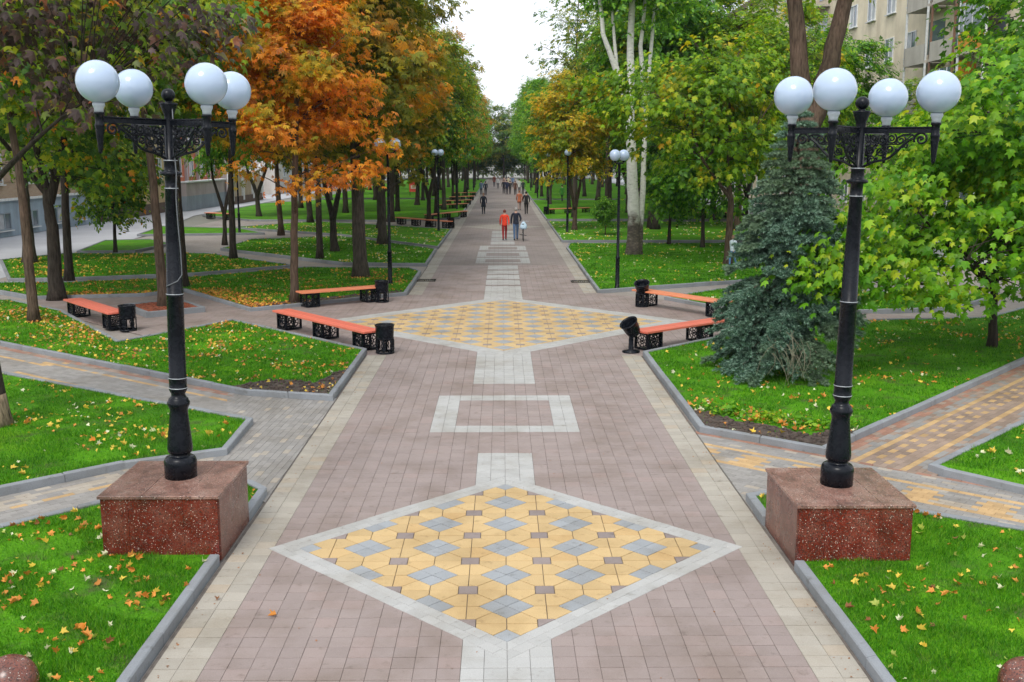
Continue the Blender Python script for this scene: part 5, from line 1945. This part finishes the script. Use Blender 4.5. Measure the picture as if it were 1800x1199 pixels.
wheel(-.52); wheel(.52)
t = MB()
for a, b_ in (((0, -.52, .33), (0, -.05, .30)), ((0, -.05, .30), (0, -.2, .82)), ((0, -.2, .80), (0, -.52, .33)), ((0, -.05, .30), (0, .36, .70)), ((0, -.18, .74), (0, .36, .78)), ((0, .34, .88), (0, .52, .33))):
    t.tube([a, b_], .017, 6)
t.build('frame', cloth((.02, .02, .025)), p)
t = MB(); t.tube([(-.29, .26, .98), (-.2, .33, 1.0), (0, .35, .98), (.2, .33, 1.0), (.29, .26, .98)], .014, 6); t.tube([(0, .34, .85), (0, .35, .98)], .014, 6); t.build('handlebar', M['chip'], p)
t = MB(); t.sphere((0, -.22, .88), .12, 12, 8, sq=(.7, 1.1, .3)); t.build('saddle', cloth((.015, .015, .015)), p)
t = MB(); t.tube([(-.12, -.05, .30), (0, -.05, .30), (.12, -.05, .28)], .018, 5); t.box((.14, -.05, .27), (.09, .08, .02)); t.box((-.14, -.05, .32), (.09, .08, .02)); t.build('pedal', cloth((.03, .03, .03)), p)
t = MB()
vs_ = []
t.lathe([(.05, .60), (.16, .62), (.19, .70), (.17, .84), (.10, .95), (.05, 1.0)], 14, c=(0, 0, 0), M=Matrix.Diagonal((1, .6, 1, 1)))
t.tube([(-.04, 0, .98), (-.03, 0, 1.06), (.03, 0, 1.06), (.04, 0, .98)], .008, 5)
o = t.build('bag', cloth((.50, .66, .78)), None, (1.10, 55.02, 0.0))
tag(o, 'pale blue plastic bag hanging at the rear of the bicycle', 'bag')

# small red notice board by the street
p = empty('notice_board', (-10.15, 120.4, .05), 0, 'small red notice board on two posts far across the lawn', 'sign')
MB().box((0, 0, 1.1), (.95, .06, 1.3), bev=.01).build('board', mat_plain('red_board', (.55, .06, .035), .5), p)
MB().box((0, -.04, 1.0), (.6, .02, .4)).build('panel', mat_plain('pale_panel', (.6, .5, .45), .5), p)
for s in (-1, 1):
    MB().box((s * .4, .05, .6), (.06, .06, 1.3)).build('post', M['black'], p)

# ------------------------------------------------------------------ buildings
GLASS = NB('window_glass').set(**{'Base Color': (.10, .13, .16), 'Roughness': .06, 'Specular IOR Level': .8}).m
FRAMEW = mat_plain('white_frame', (.62, .64, .64), .5)
CURT = mat_plain('curtain', (.40, .42, .44), .8, scale=3)


def wall_mat(name, c, sc=2.0):
    b = NB(name)
    p_ = b.pos()
    f = b.noise(p_, .35 * sc, 5, .65)
    st = b.noise(p_, 1.2, 4, .6, sx=(1, 1, .12))
    col = b.ramp(f, [(.3, tuple(x * .82 for x in c)), (.7, tuple(min(1, x * 1.08) for x in c))])
    col = b.mix(1.0, col, b.ramp(st, [(.3, (.84, .82, .80)), (.6, (1.02, 1.02, 1.02))]), 'MULTIPLY')
    b.set(**{'Base Color': col, 'Roughness': .9})
    b.bump(b.noise(p_, 30, 3), .2, .01)
    return b.m


def brickwall(name, c1, c2):
    b = NB(name)
    mp = b.n('ShaderNodeMapping'); mp.inputs['Rotation'].default_value = (0, R(90), R(90))
    b.l(b.pos(), mp.inputs['Vector'])
    t_ = b.n('ShaderNodeTexBrick')
    t_.inputs['Color1'].default_value = (*c1, 1); t_.inputs['Color2'].default_value = (*c2, 1); t_.inputs['Mortar'].default_value = (.35, .31, .26, 1)
    t_.inputs['Scale'].default_value = 1; t_.inputs['Brick Width'].default_value = .26; t_.inputs['Row Height'].default_value = .078; t_.inputs['Mortar Size'].default_value = .008
    b.l(mp.outputs[0], t_.inputs['Vector'])
    b.set(**{'Base Color': t_.outputs[0], 'Roughness': .9})
    return b.m


WM = {'tan': brickwall('tan_brick', (.38, .27, .17), (.32, .21, .13)), 'plinth': wall_mat('blue_grey_plinth', (.30, .38, .45)), 'yellow': wall_mat('yellow_wall', (.58, .44, .25)), 'cream': wall_mat('cream_wall', (.72, .63, .47)),
      'red': wall_mat('red_brick_wall', (.52, .16, .08)), 'pinkgrey': wall_mat('pink_grey_wall', (.40, .34, .33)), 'bluegrey': wall_mat('low_blue_grey', (.26, .31, .35)), 'brown': wall_mat('brown_base', (.13, .09, .065)),
      'orange': wall_mat('orange_panel', (.72, .28, .03)), 'rust': wall_mat('rust_post', (.22, .12, .08)), 'balc': wall_mat('balcony_panel', (.46, .43, .38)), 'white': FRAMEW}


def window(parent, x, y, z, w, h, face, nm='window', frame=FRAMEW, mull=1):
    """window on a wall in the plane x = const; face = +1 looks to +x, -1 to -x"""
    wn = empty(nm, (x, y, z)); wn.parent = parent
    t = MB()
    d = .10
    for q in ((0, h / 2 - .03, w, .06), (0, -h / 2 + .03, w, .06)):
        t.box((face * .02, q[0], q[1]), (d, q[2], q[3]))
    for i in range(mull + 2):
        yy = -w / 2 + .03 + (w - .06) * i / (mull + 1)
        t.box((face * .02, yy, 0), (d, .06, h - .12))
    t.build('frame', frame, wn)
    for i in range(mull + 1):
        y0 = -w / 2 + .06 + (w - .06) * i / (mull + 1)
        ww = (w - .06) / (mull + 1) - .06
        MB().box((face * .012, y0 + ww / 2, 0), (.02, ww, h - .12)).build('pane', GLASS if (i + int(y)) % 2 else CURT, wn)
    MB().box((face * .09, 0, -h / 2 - .04), (.2, w + .16, .05)).build('sill', FRAMEW, wn)


# the long house on the street side: tan brick over a blue grey plinth
A = empty('house', (-27.6, 57, 0), 0, 'tan brick house with blue grey plinth behind the thick dark maples', 'building')
MB().box((-5, -1, 7.4), (10, 30, 10.9)).build('wall', WM['tan'], A)
MB().box((-4.9, -1, 1.0), (10.1, 30.1, 2.0)).build('plinth', WM['plinth'], A)
MB().box((-4.85, -1, 2.03), (10.3, 30.3, .12)).build('ledge', FRAMEW, A)
for i in range(8):
    yy = -13.2 + i * 3.45
    for zz in (3.75, 7.1, 10.4):
        window(A, .0, yy, zz, 1.5, 1.75, 1)
    window(A, .13, yy + .3, .85, 1.5, .95, 1, frame=WM['bluegrey'])
for zz in (3.0, 4.6, 6.2, 7.9, 9.6):
    MB().box((.015, -1, zz), (.05, 29.9, .05)).build('string_course', WM['tan'], A)
MB().box((-5, -1, 13.1), (10.8, 30.8, .5)).build('roof', WM['brown'], A)

B = empty('house', (-27.3, 79.0, 0), 0, 'yellow plastered house with dark brown base behind the young tree', 'building')
MB().box((-4, 0, 5.2), (8, 14.4, 9.0)).build('wall', WM['yellow'], B)
MB().box((-3.95, 0, .4), (8.1, 14.5, .8)).build('plinth', WM['brown'], B)
for yy in (-5, -1.8, 1.6, 5):
    for zz in (3.4, 6.8):
        window(B, 0, yy, zz, 1.4, 1.8, 1)
for yy in (-7.1, 7.1):
    MB().box((.1, yy, 4.9), (.3, .3, 9.2)).build('white_pilaster', FRAMEW, B)
MB().box((-4, 0, 9.9), (8.8, 15.2, .4)).build('roof', WM['brown'], B)

Wl = empty('low_wall', (-26.2, 93.0, 0), 0, 'low wall, pinkish above a blue grey base, running along the street', 'wall')
MB().box((0, 0, .6), (.5, 12.6, 1.2)).build('base', WM['bluegrey'], Wl)
MB().box((0, 0, 1.75), (.46, 12.6, 1.1)).build('upper_wall', WM['pinkgrey'], Wl)
MB().box((0, 0, 2.35), (.7, 12.8, .12)).build('coping', FRAMEW, Wl)

F_ = empty('fence', (-25.5, 105.0, 0), 0, 'tan panel fence with white capped posts on a brown base', 'fence')
MB().box((0, 0, .35), (.5, 12.6, .7)).build('base', WM['brown'], F_)
for i in range(4):
    yy = -6.1 + i * 4.05
    pst = MB().box((.05, yy, 1.75), (.5, .5, 2.9)).build('post', FRAMEW, F_)
    MB().lathe([(.3, 3.2), (.32, 3.28), (.1, 3.36), (.16, 3.5), (.02, 3.7)], 10, c=(.05, yy, 0)).build('cap', FRAMEW, pst)
    if i < 3:
        MB().box((0, yy + 2.02, 1.85), (.2, 3.5, 2.3)).build('panel', wall_mat('tan_panel', (.46, .37, .26)), F_)
Rb = empty('house', (-33.0, 104.0, 0), 0, 'red brick house rising behind the low wall and tan fence', 'building')
MB().box((-4, 0, 4.5), (8, 40, 9)).build('wall', WM['red'], Rb)
for i in range(9):
    for zz in (3.4, 6.6):
        window(Rb, 0, -17 + i * 4.2, zz, 1.5, 1.9, 1)
for i in range(8):
    MB().box((.12, -14.9 + i * 4.2, 4.5), (.3, .5, 9)).build('pilaster', WM['pinkgrey'], Rb)
MB().box((-4, 0, 9.2), (8.8, 40.8, .4)).build('roof', WM['brown'], Rb)
Dk = empty('house', (-27, 150.0, 0), 0, 'pale plastered house far along the street', 'building')
MB().box((-5, 0, 5), (10, 44, 10)).build('wall', wall_mat('pale_wall', (.55, .53, .5)), Dk)
for i in range(10):
    for zz in (3.0, 6.6):
        window(Dk, 0, -19 + i * 4.2, zz, 1.5, 1.9, 1)
MB().box((-5, 0, 10.2), (10.8, 44.8, .4)).build('roof', WM['brown'], Dk)

# the apartment block across the park
Bk = empty('apartment_block', (24.5, 78.0, 0), 0, 'cream apartment block with stacked balconies showing above the trees', 'building')
MB().box((6, 0, 9.5), (12, 84, 19)).build('wall', WM['cream'], Bk)
MB().box((6, 0, 19.2), (12.8, 84.8, .5)).build('roof', WM['brown'], Bk)
for i in range(22):
    yy = -39 + i * 3.6
    bal = i in (4, 5, 6, 12, 13, 18)
    for fl in range(6):
        zz = 2.0 + fl * 3.0
        if not bal:
            window(Bk, 0, yy, zz, 1.45, 1.5, -1)
for i in (4, 5, 6, 12, 13, 18):
    yy = -39 + i * 3.6
    for fl in range(6):
        zz = .55 + fl * 3.0
        bc = empty('balcony', (-.55, yy, zz)); bc.parent = Bk
        MB().box((-.05, 0, 0), (1.2, 3.1, .14)).build('slab', WM['balc'], bc)
        MB().box((-.62, 0, .52), (.06, 3.0, .9)).build('front_panel', WM['orange'] if (i == 4 and fl == 3) else WM['balc'], bc)
        MB().box((.535, 0, 1.5), (.03, 2.2, 1.8)).build('door_glass', GLASS, bc)
        for s in (-1, 1):
            MB().box((-.6, s * 1.5, 1.5), (.10, .10, 2.86)).build('post', WM['rust'] if i % 2 else FRAMEW, bc)
        if (i + fl) % 3 == 1:
            MB().box((-.60, 0, 1.75), (.05, 2.86, 1.4)).build('glazing', GLASS, bc)
            for q in (-.95, 0, .95):
                MB().box((-.62, q, 1.75), (.06, .06, 1.4)).build('mullion', FRAMEW, bc)
        if i == 4 and fl in (2, 3):
            MB().box((-.1, 1.56, 1.4), (1.0, .06, 2.6)).build('side_panel', WM['orange'], bc)
Bf = empty('apartment_block', (26, 160.0, 0), 0, 'pale apartment block far along the park edge', 'building')
MB().box((6, 0, 8), (12, 60, 16)).build('wall', wall_mat('pale_block', (.56, .53, .47)), Bf)
for i in range(15):
    for fl in range(5):
        window(Bf, 0, -28 + i * 4, 2.0 + fl * 3, 1.5, 1.5, -1)
MB().box((6, 0, 16.2), (12.8, 60.8, .5)).build('roof', WM['brown'], Bf)

# weeds by the soil corner
_wr = np.random.default_rng(12)
_pos = np.column_stack([WEEDS, LZ + .02 + .09 * _wr.random(len(WEEDS))])
_me = scatter_mesh('weeds', 'kite', _pos, np.column_stack([_wr.normal(0, .7, len(_pos)), _wr.normal(0, .7, len(_pos)), np.ones(len(_pos))]), _wr.uniform(.05, .11, len(_pos)), _wr)
tag(put('weeds', _me, LEAF['bright']), 'low leafy weeds along the bare soil under the spruce', 'weeds', kind='stuff')

# ------------------------------------------------------------------ fallen leaves
LEAFT['fall'] = ([(x * .95, y - .4, .10 + .75 * x * x - .45 * y * y * (1 if y > .3 else -.6)) for x, y in _o] + [(0, -.06, .06)], LEAFT['maple'][1])
LEAFT['fall2'] = ([(x * .8, (y - .4) * 1.1, .05 + 1.0 * abs(x) + .25 * y + .3 * x * y) for x, y in _o] + [(0, -.06, .04)], LEAFT['maple'][1])
lrng = np.random.default_rng(99)
AREAL = {'front_a': (330, .055, 'on the grass round the lamp with the cable', ('orange', 'orange', 'yellow', 'brown', 'yellow', 'pale', 'greenish')),
         'front_b': (260, .055, 'on the grass by the spruce side pedestal', ('orange', 'yellow', 'brown', 'yellow', 'pale', 'greenish', 'orange')),
         'left_wedge': (420, .062, 'on the wedge shaped lawn behind the cable lamp', ('yellow', 'yellow', 'pale', 'yellow', 'orange')),
         'right_wedge': (160, .062, 'on the wedge shaped lawn by the paved diagonal path', ('yellow', 'yellow', 'pale')),
         'left_mid': (1500, .066, 'on the littered lawn in front of the red bench', ('yellow', 'yellow', 'pale', 'orange', 'yellow', 'brown')),
         'right_mid': (650, .066, 'on the lawn under the spruce', ('yellow', 'pale', 'yellow', 'orange')),
         'left_olive': (1300, .075, 'on the lawn behind the plaza', ('orange', 'yellow', 'brown', 'yellow')),
         'right_nook': (200, .075, 'on the small lawn behind the bench', ('yellow', 'pale')),
         'right_far': (800, .080, 'on the lawn round the poplar', ('yellow', 'pale', 'yellow')),
         'l5': (900, .09, 'on the lawn by the street', ('yellow', 'yellow', 'orange')), 'l6': (500, .09, 'on the lawn beyond', ('yellow', 'pale')), 'l8': (500, .1, 'on the far lawn', ('yellow', 'pale')), 'r6': (700, .1, 'on the far lawn', ('yellow', 'pale'))}
ALLF = []
for key, (n, sz, where, cols) in AREAL.items():
    poly = SCATTER_AREAS[key]
    P = rand_in(poly, n * 6, lrng)
    # leaves gather in drifts
    dens = .35 + .65 * (np.sin(P[:, 0] * 1.3 + 1.7 * np.sin(P[:, 1] * .9)) * np.sin(P[:, 1] * 1.1 + P[:, 0] * .4) > -.1)
    P = P[lrng.random(len(P)) < dens][:int(n * .6)]
    _nc = int(n * .5)
    _seed = P[lrng.integers(0, len(P), max(4, n // 16))]
    cl = _seed[lrng.integers(0, len(_seed), _nc)] + lrng.normal(0, .20, (_nc, 2)) * lrng.uniform(.4, 1.6, (_nc, 1))
    if key == 'left_olive':       # the rust drift along the plaza kerb
        e = np.array([(-10.4, 33.6)]) + lrng.random((900, 1)) * np.array([(3.2, -4.1)]) + np.abs(lrng.normal(0, .7, (900, 1))) * np.array([(.75, .65)])
        cl = np.vstack([cl, e, np.array([(-14, 32.3)]) + lrng.random((260, 1)) * np.array([(3.2, .4)]) + np.abs(lrng.normal(0, .4, (260, 1))) * np.array([(0, 1.)])])
    if key == 'left_mid':
        e = np.array([(-13.4, 29.6)]) + lrng.random((420, 1)) * np.array([(4.4, -5.4)]) + np.abs(lrng.normal(0, .6, (420, 1))) * np.array([(-.75, -.65)])
        cl = np.vstack([cl, e])
    if key == 'right_mid':
        e = np.array([(3.2, 17.4)]) + lrng.random((170, 1)) * np.array([(2.2, -1.6)]) + lrng.normal(0, .25, (170, 2))
        cl = np.vstack([cl, e])
    cl = cl[in_poly(cl, poly)]
    for k, q in enumerate(np.vstack([P, cl])):
        c = cols[lrng.integers(0, len(cols))]
        if k >= len(P) and lrng.random() < .6:
            c = 'orange' if key in ('left_olive', 'front_a', 'front_b', 'right_mid', 'left_mid') else c
        inped = (PL[0] - .06 < q[0] < PL[1] + .06 and PL[2] - .06 < q[1] < PL[3] + .06) or (PR[0] - .06 < q[0] < PR[1] + .06 and PR[2] - .06 < q[1] < PR[3] + .06)
        if inped:
            continue
        ALLF.append((q[0], q[1], LZ + .012 + .022 * lrng.random(), c, sz * lrng.uniform(.55, 1.25), where))
PAVED = [(-2.23, 9.33, 'orange', .075, 'orange fallen leaf curled on the pink paving near the lozenge'), (-2.86, 9.72, 'brown', .06, 'brown fallen leaf against the kerb on the cream course')]
for x, y, c, s_, lab in PAVED:
    o = scatter_mesh('fallen_leaf', 'fall2', np.array([(0, 0, .0)]), np.array([(.1, -.3, 1.)]), np.array([s_]), lrng)
    tag(put('fallen_leaf', o, FALL[c], None, (x, y, .005)), lab, 'leaf')
ALLF.sort(key=lambda q: -(q[4] / math.hypot(q[0], q[1])) if in_view(q[0], q[1]) else 1)
single, rest = ALLF[:290], ALLF[290:]
LM = {}
for c in FALL:
    for v_ in ('fall', 'fall2'):
        me = bpy.data.meshes.new('fallen_leaf')
        tv, tf = LEAFT[v_]
        me.from_pydata([tuple(q) for q in tv], [], [tuple(f) for f in tf])
        me.materials.append(FALL[c])
        LM[c, v_] = me
CN = {'yellow': 'yellow', 'orange': 'orange', 'brown': 'dry brown', 'pale': 'pale cream', 'greenish': 'greenish yellow'}
for (x, y, z, c, s_, where) in single:
    o = put('fallen_leaf', LM[c, random.choice(('fall', 'fall2'))], None, None, (x, y, z), (random.gauss(0, .55), random.gauss(0, .55), random.uniform(0, 6.28)))
    o.scale = (s_ * 1.25, s_ * 1.25, s_ * 1.25)
    tag(o, '%s fallen leaf lying %s' % (CN[c], where), 'leaf', '%s fallen leaves %s' % (CN[c], where))
for c in FALL:
    q = [w for w in rest if w[3] == c]
    if not q:
        continue
    pos = np.array([w[:3] for w in q])
    nr = np.column_stack([lrng.normal(0, .6, len(q)), lrng.normal(0, .6, len(q)) - .1, np.ones(len(q))])
    me = scatter_mesh('fallen_leaves', 'fall', pos, nr, np.array([w[4] for w in q]), lrng)
    tag(put('fallen_leaves', me, FALL[c]), '%s leaf litter strewn over all the lawns' % CN[c], 'leaf litter', kind='stuff')

# crumbs of leaf and bark on the paving, gathered along the kerbs
_cr = np.random.default_rng(31)
_n = 420
_x = np.where(_cr.random(_n) < .75, _cr.choice([-1, 1], _n) * (3.02 - np.abs(_cr.normal(0, .12, _n))), _cr.uniform(-2.9, 2.9, _n))
_pos = np.column_stack([_x, 8 + 28 * _cr.random(_n) ** 1.2, np.full(_n, .006)])
_me = scatter_mesh('leaf_crumbs', 'kite', _pos, np.column_stack([_cr.normal(0, .3, _n), _cr.normal(0, .3, _n), np.ones(_n)]), _cr.uniform(.010, .034, _n), _cr)
tag(put('leaf_crumbs', _me, FALL['brown']), 'brown leaf crumbs lying along the edges of the promenade', 'leaf litter', kind='stuff')

# ------------------------------------------------------------------ light autumn haze
hz = MB().box((0, 600, 10.5), (1900, 1900, 23.2)).mesh('haze')
hm = bpy.data.materials.new('autumn_haze')
hm.use_nodes = True
ht = hm.node_tree
for n_ in list(ht.nodes):
    if n_.type == 'BSDF_PRINCIPLED':
        ht.nodes.remove(n_)
pv = ht.nodes.new('ShaderNodeVolumePrincipled')
pv.inputs['Color'].default_value = (0.80, 0.88, 1.0, 1)
pv.inputs['Density'].default_value = 0.00017
pv.inputs['Anisotropy'].default_value = 0.2
ht.links.new(pv.outputs[0], [n_ for n_ in ht.nodes if n_.type == 'OUTPUT_MATERIAL'][0].inputs['Volume'])
tag(put('haze', hz, hm), 'thin pale haze in the air of the park', 'haze', kind='stuff')
